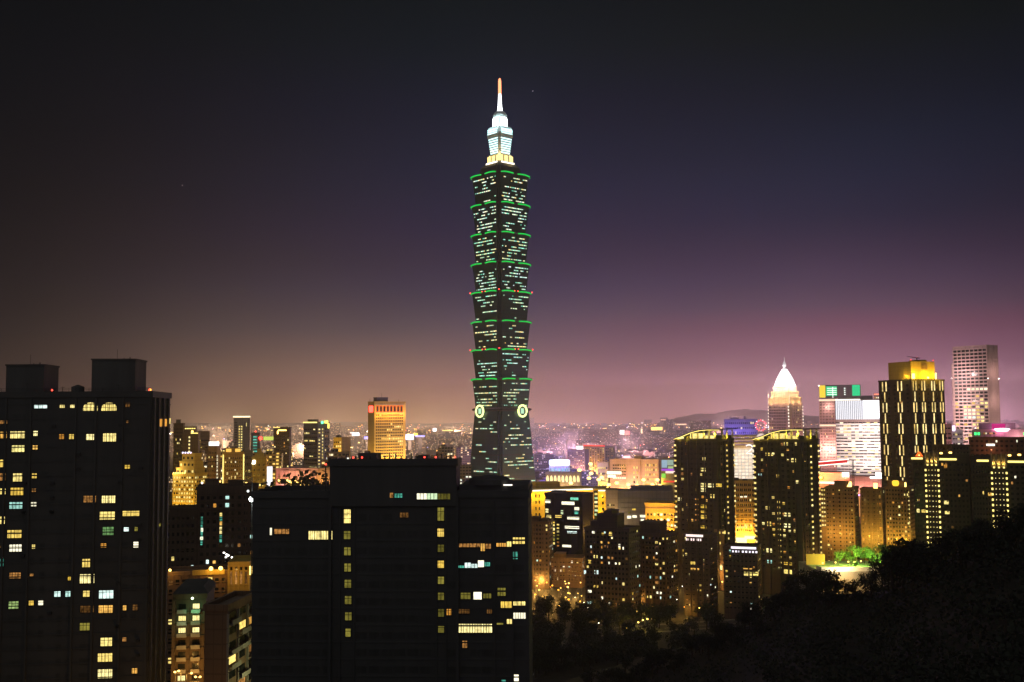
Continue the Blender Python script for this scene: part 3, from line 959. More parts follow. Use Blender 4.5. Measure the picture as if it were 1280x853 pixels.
for i, w in enumerate(b.wins):                     # those on the middle part stand on its own face
    if xm0 < w[1] < xm1 and w[3] > b.h - 2:
        b.wins[i] = w[:7] + (.63,)
occ = [(w[1] - .5, w[2] + .5, w[3] - .5, w[4] + .5) for w in b.wins]
for k in range(30):
    z = b.h - 4.2 - 3.3 * k
    if z < 2:
        break
    for px in list(range(330, 425, 16)) + list(range(452, 540, 16)) + [566, 580, 594, 608, 626, 648]:
        u = b.u(px, 'F', 680)
        if not any(o[0] < u + 1.1 and o[1] > u - 1.1 and o[2] < z + .7 and o[3] > z - .7 for o in occ):
            b.win('F', u - 1.05, u + 1.05, z - .65, z + .65, None)
b.done()

# ================================================================== BETWEEN THEM, LOW LEFT
b = Bld('apartment_block', 'dark brown apartment block with columns of small coloured lights right of left black tower', 'apartment block',
        246, 322, 607, 440, 'R', None, rz=-10, depth=20)
b.wall(MBRD, 3.2, extra=lambda m: [b.fbox(m, 'F', x, x + .4, 0, b.h - .5, 0, .5) for x in (.5, 5, 10, 14.5, 19)])
b.hut(3, 8, 4, 10, 3.2, MBRD); b.hut(12, 18, 3, 9, 2.6, MBRD)
b.grid('F', 1, b.w - 1, 4, b.h - 2, 9, 24, .55, .42, .10, ('pale', 'cyan', 'orange', 'white', 'dim'))
for k in range(7):
    z = b.z(648 + 5.2 * k, 'F', 254)
    b.win('F', b.u(252.5), b.u(255), z - .8, z + .6, 'teal')
    z = b.z(643 + 5.5 * k, 'F', 278)
    b.win('F', b.u(276), b.u(279), z - .8, z + .6, random.choice(('teal', 'pale', 'orange')))
b.beacon(2, .5, b.h + 1, .35, LWHT, 1); b.beacon(9, .5, b.h + 1, .3, LYEL, 1.5)
b.done()
b = Bld('apartment_block', 'low dark block with a flat roof squeezed against the flank of the left black tower', 'apartment block',
        205, 247, 634, 520, 'R', None, depth=16)
b.wall(MBRD, 3.2)
b.grid('F', 1, b.w - 1, 4, b.h - 2, 6, 16, .5, .42, .08, ('pale', 'cyan', 'dim'))
b.done()
b = Bld('terrace_house', 'low ochre building under two glaring floodlights between the two black blocks', 'building', 208, 285, 712, 400, 'R', None, rz=-6, depth=14)
b.wall(MBRN, 3.4, bh=.5, extra=lambda m: [b.fbox(m, 'F', b.w * k / 9 - .2, b.w * k / 9 + .2, 0, b.h - .5, 0, .5) for k in range(10)])
b.grid('F', .6, b.w - .6, 1, b.h - 1.2, 9, max(2, int(b.h / 3.4)), .66, .55, .3, ('gold', 'yellow', 'dim'))
b.part('parapet_band', MYEL, lambda m: m.box(b.u(243), b.u(283), -.6, -.28, b.h - .6, b.h + 1.3))
for px in (213, 264, 276):
    x = b.u(px, 'F', 710)
    o = b.part('floodlight', LYEL, lambda m: m.blob((x, -2.2, b.h + 1.8), .75 if px > 220 else .5))
    b.part('bracket', MFR, lambda m: m.tube([(x, 0, b.h + .4), (x, -.4, b.h + 2.3), (x, -2.0, b.h + 2.3)], .08, 5), o)
    point('floodlight_glow', (x, -3.6, b.h + 1.2), (1, .52, .08), 420, .4, b.o)
b.done()
b = Bld('hall', 'small ochre hall with four tall window bays lit up beside the floodlit low building', 'building', 286, 311, 702, 398, 'R', 318, rz=-6)
b.wall(MYEL, None, extra=lambda m: [b.fbox(m, 'F', b.w * k / 4 - .3, b.w * k / 4 + .3, 0, b.h, 0, .4) for k in range(5)])
for k in range(4):
    b.win('F', b.w * k / 4 + .5, b.w * (k + 1) / 4 - .5, b.h - 7, b.h - 2.6, 'dim')
    b.win('F', b.w * k / 4 + .5, b.w * (k + 1) / 4 - .5, b.h - 2, b.h - .9, None)
b.part('wall_lamp', LYEL, lambda m: m.box(b.w + .1, b.w + .9, 1, 2.4, b.h - 4, b.h - 1))
point('wall_glow', (b.w * .3, -6, b.h - 3), SOD, 600, .4, b.o)
point('wall_glow', (b.w + 4, -4, b.h - 3), SOD, 500, .4, b.o)
b.done()
b = Bld('apartment_block', 'narrow block with pale balconies and one green lamp low at the left', 'apartment block', 218, 258, 741, 300, 'R', 268, rz=-8)
b.wall(MBRD, 3.2, extra=lambda m: b.fbox(m, 'F', -.5, .4, 0, b.h - .5, 0, .6))
b.part('roof', MROOF, lambda m: m.loft([[(-.6, -.6, b.h + .9), (b.w + .6, -.6, b.h + .9), (b.w + .6, b.d, b.h + .9), (-.6, b.d, b.h + .9)], [(1, 2, b.h + 2.6), (b.w - 1, 2, b.h + 2.6), (b.w - 1, b.d - 2, b.h + 2.6), (1, b.d - 2, b.h + 2.6)]]))
for k in range(7):
    z = b.h - 4.3 - 3.2 * k
    for x0, x1 in ((.9, 3.4), (4.6, 7.0)):
        o = b.part('balcony', MCON, lambda m: (m.box(x0, x1, -1.1, 0.1, z, z + .15), m.box(x0, x1, -1.1, -1.0, z + .15, z + 1.05)))
        b.win('F', x0 + .3, x1 - .3, z + 1.1, z + 2.4, random.choice((None, None, 'pale', 'olive')))
gl = b.part('green_lamp', lamp_mat('pale green lamp', (.75, 1, .55), 4), lambda m: m.blob((b.u(241.5, 'F', 747), -1.6, b.z(747, 'F', 241)), .35))
point('green_glow', (5.8, -3.2, b.h - 3.5), (.25, 1, .45), 260, .3, b.o)
point('green_glow', (2.2, -3.6, b.h - 7), (.7, 1, .55), 130, .3, b.o)
b.done()
b = Bld('apartment_block', 'plain brown wall with pale balconies facing right, at bottom left of the centre block', 'apartment block', 256, 284, 756, 240, 'R', 320, rz=-26)
b.wall(MBRN, None, extra=lambda m: [b.fbox(m, 'F', -.02, b.w, z, z + .18, 0, .08) for z in (10, 20, 30, 40)])
for k in range(17):
    z = b.h - 3.6 - 3.2 * k
    if z < 2:
        break
    for j in range(3):
        y0, y1 = b.d * j / 3 + .3, b.d * (j + 1) / 3 - .3
        if (k + j) % 3 != 1:
            b.part('balcony', MCON, lambda m: (m.box(b.w - .1, b.w + 1.2, y0, y1, z, z + .2), m.box(b.w + 1.1, b.w + 1.22, y0, y1, z + .2, z + 1.1)))
        b.win('R', y0 + .5, y1 - .5, z + .9, z + 2.5, random.choice((None, None, None, 'orange', 'yellow', 'dim')))
    b.part('column_strip', MCON, lambda m: [m.box(b.w, b.w + .5, b.d * j / 3 - .2, b.d * j / 3 + .2, z - .4, z + 2.6) for j in (0, 1, 2, 3)]) if k < 14 else None
b.win('F', b.w * .5, b.w * .62, 34, 36, None); b.win('F', b.w * .5, b.w * .62, 26, 28, None)
point('courtyard_lamp', (b.w + 9, b.d * .4, b.h - 16), (.95, .95, .40), 1500, .5, b.o)
point('courtyard_lamp', (b.w + 8, b.d * .4, b.h - 34), (1, .75, .3), 2200, .5, b.o)
point('street_glow', (b.w * .4, -9, 22), SOD, 9000, .5, b.o)
b.done()
# bright work lamp on a thin mast behind the centre block
p = at(315, 624, 300)
t = tag(empty('lamp_mast', (p.x, p.y, 0)), 'single blinding white lamp on a thin tall mast beside the centre block', 'lamp mast')
part_of(t, 'pole', MFR, lambda m: m.tube([(0, 0, 0), (0, 0, p.z + 6)], [.25, .12], 8))
part_of(t, 'lamp', lamp_mat('work lamp', (.92, 1, .95), 9), lambda m: m.blob((0, -.5, p.z), .75))
part_of(t, 'lamp', lamp_mat('small work lamp', (.9, .95, .9), 2), lambda m: m.blob((-1.0, -.5, p.z + 2.2), .35))
point('work_lamp_glow', (0, -1.6, p.z), (.9, 1, .95), 1500, .5, t)


# ================================================================== LEFT MIDDLE DISTANCE
def uplight(b, face, n, col, power, off=9, z=4.0, u0=.1, u1=.9):
    """floodlights standing in the street in front of a wall"""
    for k in range(n):
        t = u0 + (u1 - u0) * (k + .5) / n
        x, y = (b.w * t, -off) if face == 'F' else (b.w + off, b.d * t) if face == 'R' else (-off, b.d * t)
        point('street_floodlight', (x, y, z), col, power, .6, b.o)


AMB = (1, .58, .05)
b = Bld('residential_tower', 'slim dark tower, the first beside the left black tower on the skyline', 'tower', 217, 229, 529, 1000, 'R', 231, rz=-8)
b.wall(MBRD, 3.2)
b.hut(2, 6, 2, 7, 4)
b.grid('F', .5, b.w - .5, 6, b.h - 3, 6, 30, .5, .45, .04, ('pale', 'yellow'))
b.done()
b = Bld('residential_tower', 'dark twin-stepped tower with a lit roof ledge and one bright column of stair windows', 'tower', 229, 248, 541, 980, 'R', 250, rz=-8)
b.wall(MBRD, 3.2)
xm = b.u(231, 'F', 540)
b.part('upper_block', MBRD, lambda m: m.box(0.2, b.w * .8, 1.5, b.d - 1, b.h, b.h + 6.5))
b.part('ledge_light', LSTRY, lambda m: [m.box(b.w * .1 + 1.9 * k, b.w * .1 + 1.9 * k + 1.4, 1.2, 1.48, b.h + 4.3, b.h + 5.2) for k in range(5)])
b.part('ledge_light', LSTRY, lambda m: m.box(b.w * .5, b.w * .98, -.6, -.32, b.h + .1, b.h + .9))
b.part('ledge_lamp', LYEL, lambda m: m.blob((b.w * .6, -.2, b.h + 2.0), 1.0))
for k in range(9):
    z = b.h - 4 - 3.2 * k
    b.win('F', b.w * .36, b.w * .46, z, z + 1.6, 'pale')
b.grid('F', .5, b.w - .5, 6, b.h - 36, 8, 16, .5, .45, .05, ('pale', 'yellow'))
b.done()
b = Bld('office_building', 'plain brownish slab behind the dark twin-stepped tower', 'building', 247, 262, 539, 1300, 'R', None, depth=20)
b.wall(MBRN, 3.6, bh=1.2); b.grid('F', .5, b.w - .5, 10, b.h - 3, 8, 18, .8, .35, .05, ('gold',)); b.done()

b = Bld('stepped_hotel', 'golden floodlit stepped building like a ziggurat near the left black tower', 'hotel', 216, 243, 592, 900, 'R', 259, rz=-28)
b.wall(MYEL, None)
wz = [(b.h, 0, 0), (b.h + 6.6, .22, 0), (b.h + 13.2, .34, .0)]
ups = []
for k, (lo, hi, ins) in enumerate(((b.h, b.h + 5.5, .16), (b.h + 5.5, b.h + 11, .30), (b.h + 11, b.h + 17.5, .42))):
    b.part('upper_step', MYEL, lambda m: (m.box(b.w * ins, b.w - .3, .3, b.d * (1 - ins), lo + .02, hi), m.box(b.w * ins - .3, b.w, 0, b.d * (1 - ins) + .3, hi - .8, hi + .02)))
    n_ = int(6 * (1 - ins))
    for i in range(n_):
        u0 = b.w * ins + (b.w * (1 - ins)) * i / n_
        b.win('F', u0 + .8, u0 + 2.4, lo + 1.6, lo + 3.6, 'gold' if random.random() < .3 else None, out=-.27)
b.part('crown_lights', lamp_mat('violet crown lamp', (.75, .68, 1), 2.0), lambda m: [m.blob((b.w * .45 + 2.6 * k, .1, b.h + 18), .8) for k in range(4)])
b.grid('F', .6, b.w - .6, 2, b.h - 1, 8, 19, .55, .5, .55, ('gold', 'yellow', 'gold'))
b.grid('R', .6, b.d - .6, 2, b.h - 1, 6, 19, .55, .5, .5, ('gold', 'yellow'))
b.part('terrace_lights', LYEL, lambda m: [m.blob((b.w * .05 + 2.2 * k, -.3, b.h + 1.2), .55) for k in range(6)])
uplight(b, 'F', 3, AMB, 90000, 14); uplight(b, 'R', 2, AMB, 60000, 12)
point('roof_floodlight', (b.w * .1, -6, b.h + 4), (1, .72, .3), 9000, .5, b.o)
b.done()
b = Bld('office_building', 'dim brown block with a bright white box sign on its roof', 'building', 260, 271, 557.5, 950, 'R', 276, rz=-10)
b.wall(MBRN, 3.4); b.grid('F', .4, b.w - .4, 4, b.h - 3, 5, 20, .5, .4, .08, ('pale', 'gold'))
b.part('roof_sign', lamp_mat('white sign', (.95, .98, 1), 1.8), lambda m: m.box(.5, b.w + 1.5, 1, 2.5, b.h + 1.05, b.h + 4.6))
for k in range(9):
    z = b.h - 9 - 3.2 * k
    b.win('R', .6, 2.2, z, z + 2, 'white'); b.win('R', 3.4, 5, z, z + 2, 'white')
uplight(b, 'R', 1, AMB, 40000, 8)
b.done()
b = Bld('office_building', 'yellow lit building with ranks of dark square windows and an orange roof lantern', 'building', 279, 305, 565, 850, 'R', 306.5, rz=-3)
b.wall(MYEL, 3.1, bh=.5, proud=.4)
b.part('roof_pavilion', MYEL, lambda m: m.box(1.5, b.w - 3, 2, 12, b.h, b.h + 4))
b.part('roof_lantern', lamp_mat('orange lantern', (1, .55, .10), 1.2), lambda m: [m.box(x, x + 4, 1.6, 1.98, b.h + .8, b.h + 3.4) for x in (2, 9)])
b.grid('F', 1.0, b.w - 1.2, 2, b.h - 2, 9, 26, .62, .5, .12, ('gold', 'white'))
b.part('edge_light', LSTRY, lambda m: m.box(b.w - .5, b.w + .3, -.7, -.42, 1, b.h - 1))
b.part('edge_light', LSTRY, lambda m: m.box(-.3, .4, -.7, -.42, 1, b.h - 1))
uplight(b, 'F', 3, (1, .60, .12), 26000, 13); b.done()
b = Bld('office_tower', 'tall grey tower with a glowing flat roof edge and two dotted columns of lit windows', 'office tower', 292, 312.5, 520.5, 1500, 'R', 313.5, rz=-4)
b.wall(MGRY, None, extra=lambda m: [b.fbox(m, 'F', b.w * t, b.w * t + 1, 0, b.h - 2, 0, .5) for t in (.02, .24, .58, .72, .95)])
b.part('roof_light', lamp_mat('roof line lamp', (1, .85, .5), 2.0), lambda m: m.box(-.5, b.w + .5, -.8, -.35, b.h - .6, b.h + 1.3))
for k in range(26):
    z = b.h - 14 - 3.6 * k
    for t in (.36, .50):
        b.win('F', b.w * t - .9, b.w * t + .9, z, z + 1.8, 'gold')
b.win('F', b.w * .73, b.w * .80, b.h - 13, b.h - 8, 'pale')
b.grid('F', .8, b.w * .22, 6, b.h - 6, 3, 30, .6, .4, .0, ('gold',))
b.done()
b = Bld('office_building', 'grey plain slab standing between two yellow lit buildings', 'building', 305.5, 315.5, 563, 780, 'R', None, depth=14)
b.wall(MGRY, 3.3); b.grid('F', .4, b.w - .4, 4, b.h - 2, 4, 17, .5, .4, .03, ('pale',)); b.done()
b = Bld('office_building', 'small tower with a column of teal lit stripes and a glowing red roof ball', 'building', 314, 325, 541, 1350, 'R', 328, rz=-8)
b.wall(MGRY, 3.6)
for k in range(10):
    z = b.h - 4 - 3.6 * k
    b.win('F', b.w * .22, b.w * .68, z - 1, z + .8, 'teal')
b.part('roof_ball', LRED, lambda m: m.blob((b.w + 1, -1, b.h - 6), 2.3)); b.beacon(b.w * .5, .5, b.h + .8, .9)
b.part('side_sign', lamp_mat('green yellow sign', (.75, .9, .15), .9), lambda m: m.box(b.w + 4.2, b.w + 20, .2, .8, b.h - 8.5, b.h - 4))
b.part('sign_bracket', MFR, lambda m: m.box(b.w - .2, b.w + 19, .8, 1.2, b.h - 7, b.h - 6))
b.done()
b = Bld('apartment_block', 'ornate yellow lit building with a stepped roof and white lamp at its left corner', 'building', 315, 333, 571, 760, 'R', 334, rz=-4)
b.wall(MYEL, 3.2, extra=lambda m: [b.fbox(m, 'F', b.w * t - .4, b.w * t + .4, 0, b.h, 0, .5) for t in (.04, .30, .66, .96)])
b.part('roof_step', MYEL, lambda m: (m.box(2, b.w - 2, 1, 9, b.h, b.h + 3.5), m.box(3.5, b.w - 3.5, 2, 8, b.h + 3.5, b.h + 6.5)))
b.grid('F', .8, b.w - .8, 3, b.h - 3, 5, 22, .5, .45, .14, ('gold', 'yellow'))
b.part('corner_lamp', LWHT, lambda m: m.loft([[(0, -1, b.h - 4), (2.2, -1, b.h - 4), (2.2, -.6, b.h - 4), (0, -.6, b.h - 4)], [(.6, -1, b.h - 1.4), (2.4, -1, b.h - 1.4), (2.4, -.6, b.h - 1.4), (.6, -.6, b.h - 1.4)]]))
b.part('base_strip', LSTRY, lambda m: m.box(2, b.w - 2, -1.2, -.6, b.z(607.5, 'F', 322), b.z(605.5, 'F', 322)))
uplight(b, 'F', 2, (1, .60, .16), 55000, 12); b.done()
b = Bld('billboard', 'tall glowing white and pink advertising screen beside the ornate yellow building', 'billboard', 333.5, 341, 581, 720, 'R', 342, rz=-8, zb=18)
b.part('backing', MGRY, lambda m: m.box(0, b.w, 0, 1.2, 0, b.h))
b.part('screen', lamp_mat('white screen', (1, .94, .95), 1.3), lambda m: m.box(.15, b.w - .15, -.12, -.005, b.h * .42, b.h - .2))
b.part('screen', lamp_mat('pink screen', (1, .45, .55), 1.1), lambda m: m.box(.15, b.w - .15, -.12, -.005, 1, b.h * .41))
b.part('support', MMET, lambda m: m.box(b.w * .4, b.w * .6, .3, 1, -18, 0))
b = Bld('shopping_hall', 'low wide hall with pinkish stepped panels and orange lit corner left of centre block', 'shopping hall', 345, 397, 586, 800, 'R', 413, rz=-12)
b.wall(MPNK, None)
for k in range(7):
    u0 = b.w * .10 + b.w * .88 * k / 7
    b.part('facade_panel', MPNK, lambda m: [b.fbox(m, 'F', u0 + .4, u0 + b.w * .12, b.h - 7 - 9 * j - (k % 2) * 1.5, b.h - .6 - 9 * j, 0, .7 + .3 * ((k + j) % 2)) for j in range(2)])
b.part('canopy_lights', LYEL, lambda m: [m.blob((b.w * .12 + 2.3 * k, -2.5, b.z(600.5 + (k % 3) * 1.5, 'F', 370)), .9) for k in range(12)])
b.part('canopy', MGRY, lambda m: m.box(b.w * .1, b.w * .98, -4, -.3, b.z(606, 'F', 370), b.z(605, 'F', 370)))
for t, c in ((.2, (1, .35, .25)), (.5, (1, .45, .3)), (.75, (1, .45, .3)), (.95, SOD)):
    point('facade_light', (b.w * t, -9, b.h - 14), c, 14000, .6, b.o)
point('facade_light', (b.w + 7, b.d * .4, b.h - 14), SOD, 16000, .6, b.o)
b.grid('R', 1, b.d - 1, 3, b.h - 4, 6, 5, .5, .45, .3, ('gold', 'pale'))
b.done()
b = Bld('office_building', 'dark building with a crooked yellow neon line under its roof, mid left', 'building', 342, 362, 534, 1250, 'R', 364, rz=-6)
b.wall(MBRD, 3.6)
b.part('neon_line', LYEL, lambda m: (m.box(b.w * .28, b.w * .8, -.6, -.32, b.h - 3.4, b.h - 2), m.box(b.w * .22, b.w * .30, -.6, -.32, b.h - 7, b.h - 3.5)))
b.part('roof_edge', LSTRY, lambda m: m.box(0, b.w * .4, -.5, -.32, b.h + .2, b.h + .9))
b.grid('F', .6, b.w - .6, 8, b.h - 8, 8, 22, .55, .45, .12, ('gold', 'orange', 'pale'))
b.done()
b = Bld('office_tower', 'dark broad tower with a bright green lamp and yellow lantern at its roof corner', 'office tower', 379.5, 397, 527.5, 1300, 'R', 412, rz=-34)
b.wall(MGRY, 3.7)
b.part('roof_hut', MD, lambda m: m.box(4, 14, 3, 12, b.h, b.h + 4))
b.part('roof_light', LSTRY, lambda m: m.box(-.2, b.w * .98, -.7, -.35, b.h - .4, b.h + 1))
b.part('roof_lantern', lamp_mat('yellow roof lamp', (1, .82, .15), 2), lambda m: (m.box(b.w + .32, b.w + .9, b.d * .55, b.d * .85, b.h - 1, b.h + 2.4), m.box(b.w + .32, b.w + .9, b.d * .82, b.d * .95, b.h - 7, b.h - 1.2)))
b.part('green_lamp', lamp_mat('bright green lamp', (.1, 1, .35), 4), lambda m: m.blob((b.w + .8, b.d * .35, b.h + .2), 1.6))
b.grid('F', 1, b.w - 1, 8, b.h - 6, 7, 20, .85, .34, .18, ('pale', 'gold'), runs=.6)
b.grid('R', b.d * .02, b.d * .28, 8, b.h - 6, 1, 22, .5, .4, .8, ('gold',))
b.grid('R', b.d * .34, b.d * .5, 8, b.h - 6, 1, 24, .6, .55, 1.0, ('gold', 'pale'))
b.grid('R', b.d * .6, b.d, 8, b.h - 6, 3, 22, .5, .4, .2, ('gold', 'orange'))
b.done()
b = Bld('apartment_block', 'short yellow fronted block poking up behind the top left of the centre block', 'building', 417, 427, 547, 1150, 'R', 438, rz=-10)
b.wall(MYEL, 3.3); b.hut(2, 6, 2, 6, 3)
b.grid('F', .5, b.w - .5, 3, b.h - 2, 4, 20, .6, .5, .4, ('gold', 'yellow'))
uplight(b, 'F', 1, AMB, 40000, 10, b.h - 24); b.done()
# floodlit hotel tower
b = Bld('hotel_tower', 'tan floodlit slab tower with a row of red lit arches under its roof', 'hotel', 468, 507, 502, 1500, 'L', 460, rz=6)
b.wall(MYEL, None)
b.part('penthouse', MD, lambda m: (m.box(b.w * .15, b.w * .5, 6, 16, b.h + .5, b.h + 6.3), m.box(b.w * .15 - .4, b.w * .5 + .4, 5.6, 16.4, b.h + 6.3, b.h + 7)))
b.part('antenna', MMET, lambda m: m.tube([(b.w * .33, 9, b.h + 7), (b.w * .33, 9, b.h + 13)], .2, 5))
b.part('antenna', MMET, lambda m: m.tube([(-2, 9, b.h), (-2, 9, b.h + 5)], .25, 5))
b.part('antenna', MMET, lambda m: m.tube([(b.w * .88, 9, b.h), (b.w * .88, 9, b.h + 4)], .25, 5))
ul, ur = b.w * .04, b.w * .92
zt = b.h - 5
for k in range(8):
    u0 = ul + (ur - ul) * k / 8
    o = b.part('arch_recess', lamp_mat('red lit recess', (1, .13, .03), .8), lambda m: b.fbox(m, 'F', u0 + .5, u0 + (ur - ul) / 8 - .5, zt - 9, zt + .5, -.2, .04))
    b.part('arch_window', MGL, lambda m: (b.fbox(m, 'F', u0 + 1.5, u0 + (ur - ul) / 8 - 1.3, zt - 8, zt - 1.6, .05, .14), b.fbox(m, 'F', u0 + 2.0, u0 + (ur - ul) / 8 - 1.8, zt - 1.6, zt - .7, .05, .14)), o)
b.part('ledge', MBEI, lambda m: (b.fbox(m, 'F', ul - .6, ur + .6, zt - 10.2, zt - 9.3, 0, .9), b.fbox(m, 'F', ul - .6, ur + .6, zt + 1.2, zt + 2.2, 0, .9)))
b.part('mullions', MYEL, lambda m: [b.fbox(m, 'F', ul + (ur - ul) * k / 15 - .28, ul + (ur - ul) * k / 15 + .28, 6, zt - 10.3, 0, .45) for k in range(16)])
b.part('side_sign', LRED, lambda m: b.fbox(m, 'L', b.d * .2, b.d * .8, zt - 9, zt, .05, .4))
b.grid('F', ul, ur, 6, zt - 11, 15, 27, .72, .5, .17, ('pale', 'gold', 'pale'), runs=.72)
uplight(b, 'F', 4, (1, .62, .14), 260000, 22, 12)
for k in range(4):
    point('roof_floodlight', (b.w * (.1 + .27 * k), -7, zt - 12), (1, .46, .08), 9000, .5, b.o)
uplight(b, 'L', 1, (1, .56, .08), 170000, 14, 20)
b.done()

# ================================================================== RIGHT OF THE SKYSCRAPER
b = Bld('drum_hall', 'round pale hall crowned by a dazzling blue white neon band, just right of the skyscraper', 'hall', 687, 711, 581, 1480, 'R', None, depth=24)
cx, cy, r = b.w / 2, 12, b.w / 2
b.part('drum', MWHT, lambda m: m.lathe(cx, cy, [(r, 0), (r, b.h)], 28), smooth=False)
b.part('neon_band', lamp_mat('blue white neon', (.62, .70, 1), 4.0, True), lambda m: m.lathe(cx, cy, [(r + .6, b.h), (r + .9, b.h + 1), (r + .9, b.h + 6.2), (r + .3, b.h + 6.8)], 28))
b.part('columns', MWHT, lambda m: [m.lathe(cx + (r + .4) * math.cos(a), cy + (r + .4) * math.sin(a), [(.7, 0), (.7, b.h - 1)], 6) for a in [2 * math.pi * k / 18 for k in range(18)]])
for k in range(9):
    a = math.pi * (1 + (k + .5) / 9)
    b.part('window', W['officeg'], lambda m: m.lathe(cx + (r - .3) * math.cos(a), cy + (r - .3) * math.sin(a), [(.9, b.h - 12), (.9, b.h - 4)], 6))
for k in range(5):
    a = math.pi * (1 + (k + .5) / 5)
    point('neon_glow', (cx + (r + 14) * math.cos(a), cy + (r + 14) * math.sin(a), b.h + 5), (.30, .26, 1), 14000, 1.5, b.o)
point('neon_glow', (cx, cy, b.h + 16), (.30, .22, 1), 1200000, 2, b.o)  # added light over the band, tints the haze violet like bloom
b.done()
b = Bld('arcade_building', 'low building with a row of bright cream lit arches below the round neon hall', 'building', 682, 725, 590.5, 1380, 'R', 727, rz=-4)
b.wall(MBEI, None)
for k in range(9):
    u0 = b.w * k / 9
    b.part('arch_light', lamp_mat('cream arch', (1, .78, .34), 1.5), lambda m: m.loft([[(u0 + b.w / 18 + (b.w / 18 - .6) * math.cos(a), -y, b.h - 9 + 6 * max(0, math.sin(a)) - (2.5 if math.sin(a) < -.5 else 0)) for a in [2 * math.pi * j / 12 for j in range(12)]] for y in (.25, -.2)]))
b.part('cornice', MBEI, lambda m: m.box(-.5, b.w + .5, -1, -.31, b.h - 1.6, b.h - .4))
uplight(b, 'F', 4, (1, .68, .3), 22000, 8, 6); b.done()
b = Bld('office_building', 'small cream flat roofed building between the round neon hall and the long pink building', 'building', 747, 760, 578.5, 1500, 'R', 762, rz=-4)
b.wall(MYEL, 3.4); b.grid('F', .6, b.w - .6, 2, b.h - 2, 5, 5, .7, .35, .5, ('gold', 'pale'))
uplight(b, 'F', 2, (1, .72, .3), 26000, 10, 10); b.done()
b = Bld('department_store', 'long pink building with two blocks of glowing windows above a blazing yellow street', 'department store', 762, 823, 574.5, 1250, 'R', 828, rz=-3)
b.wall(MPNK, None, extra=lambda m: (b.fbox(m, 'F', b.w * .36, b.w * .64, 0, b.h + 2, 0, 1.5)))
b.part('roof_hut', MPNK, lambda m: m.box(b.w * .5, b.w * .66, 4, 12, b.h, b.h + 5))
for k in range(5):
    z = b.h - 6 - 3.7 * k
    b.win('F', b.w * .06, b.w * .34, z - 1, z + .7, None if k < 4 else 'white')
b.part('mullion', MPNK, lambda m: [b.fbox(m, 'F', b.w * .06 + b.w * .28 * k / 6 - .3, b.w * .06 + b.w * .28 * k / 6 + .3, b.h - 22, b.h - 4, 0, .3) for k in range(7)])
b.grid('F', b.w * .48, b.w * .6, 4, b.h - 6, 2, 9, .5, .5, .85, ('gold', 'pale'), out=1.6)
b.grid('F', b.w * .72, b.w * .97, 8, b.h - 3, 6, 9, .5, .5, .8, ('gold', 'yellow', 'gold'))
b.part('awning_light', lamp_mat('white shop front', (1, .90, .68), 2.0), lambda m: (b.fbox(m, 'F', -3, b.w * .24, b.z(593, 'F', 770), b.z(589.5, 'F', 770), .3, 2), b.fbox(m, 'F', -2, b.w * .12, b.z(597, 'F', 770), b.z(594, 'F', 770), .3, 2)))
uplight(b, 'F', 5, (1, .50, .05), 36000, 12, 6); uplight(b, 'F', 2, (1, .5, .42), 40000, 24, 26); b.done()
b = Bld('billboard_building', 'building corner wrapped in colourful blue green and magenta screens behind the left balcony tower', 'building', 826, 845, 573, 1200, 'R', 848, rz=-3)
b.wall(MGRY, None)
for (x0, y0, x1, y1, c, s_) in ((827, 575, 834, 585, (.35, .50, .62), .9), (834, 575, 842, 582, (.45, .62, .50), .7), (827, 586, 842, 589, (.50, .10, .80), .9), (832, 589, 844, 592, (1, .75, .6), 1.3),
                                (827, 592, 832, 598, (.35, .9, .10), .9), (829, 601, 845, 603.5, (1, .08, .05), .9), (835, 583, 842, 586, (.6, .8, .35), .7)):
    (u0, z1), (u1, z0) = b.loc(x0, y0), b.loc(x1, y1)
    b.part('screen', lamp_mat('colour screen', c, s_), lambda m: b.fbox(m, 'F', u0, u1, z0 + .1, z1 - .1, .02, .5))
b.done()
b = Bld('office_building', 'hazy block with a red lit roofline in the middle distance right of the neon hall', 'building', 730, 756, 557.5, 2100, 'R', 769, depth=30)
b.wall(MPNK, None); b.part('roof_light', lamp_mat('red roof line', (1, .08, .05), 1.2), lambda m: m.box(-.5, b.w + .5, -.8, -.35, b.h - .5, b.h + 2))
b.grid('F', 1, b.w - 1, 4, b.h - 3, 8, 16, .5, .45, .35, ('gold', 'pale', 'orange')); b.grid('R', 1, b.d - 1, 4, b.h - 3, 5, 16, .5, .45, .25, ('gold', 'pale', 'orange'))
uplight(b, 'F', 2, SOD, 60000, 15); b.done()
b = Bld('office_building', 'hazy pale pink block with a white roof sign right of the neon hall', 'building', 709, 731, 562, 2000, 'R', 736, rz=-8)
b.wall(MPNK, 4.0); b.part('roof_sign', lamp_mat('white roof sign', (1, 1, 1), 2.6), lambda m: m.box(b.w * .5, b.w * .85, 2, 3.2, b.h + 1.1, b.h + 7))
b.grid('F', 1, b.w - 1, 4, b.h - 3, 8, 14, .5, .45, .3, ('pale', 'white', 'orange')); uplight(b, 'F', 2, (1, .5, .5), 80000, 15); b.done()

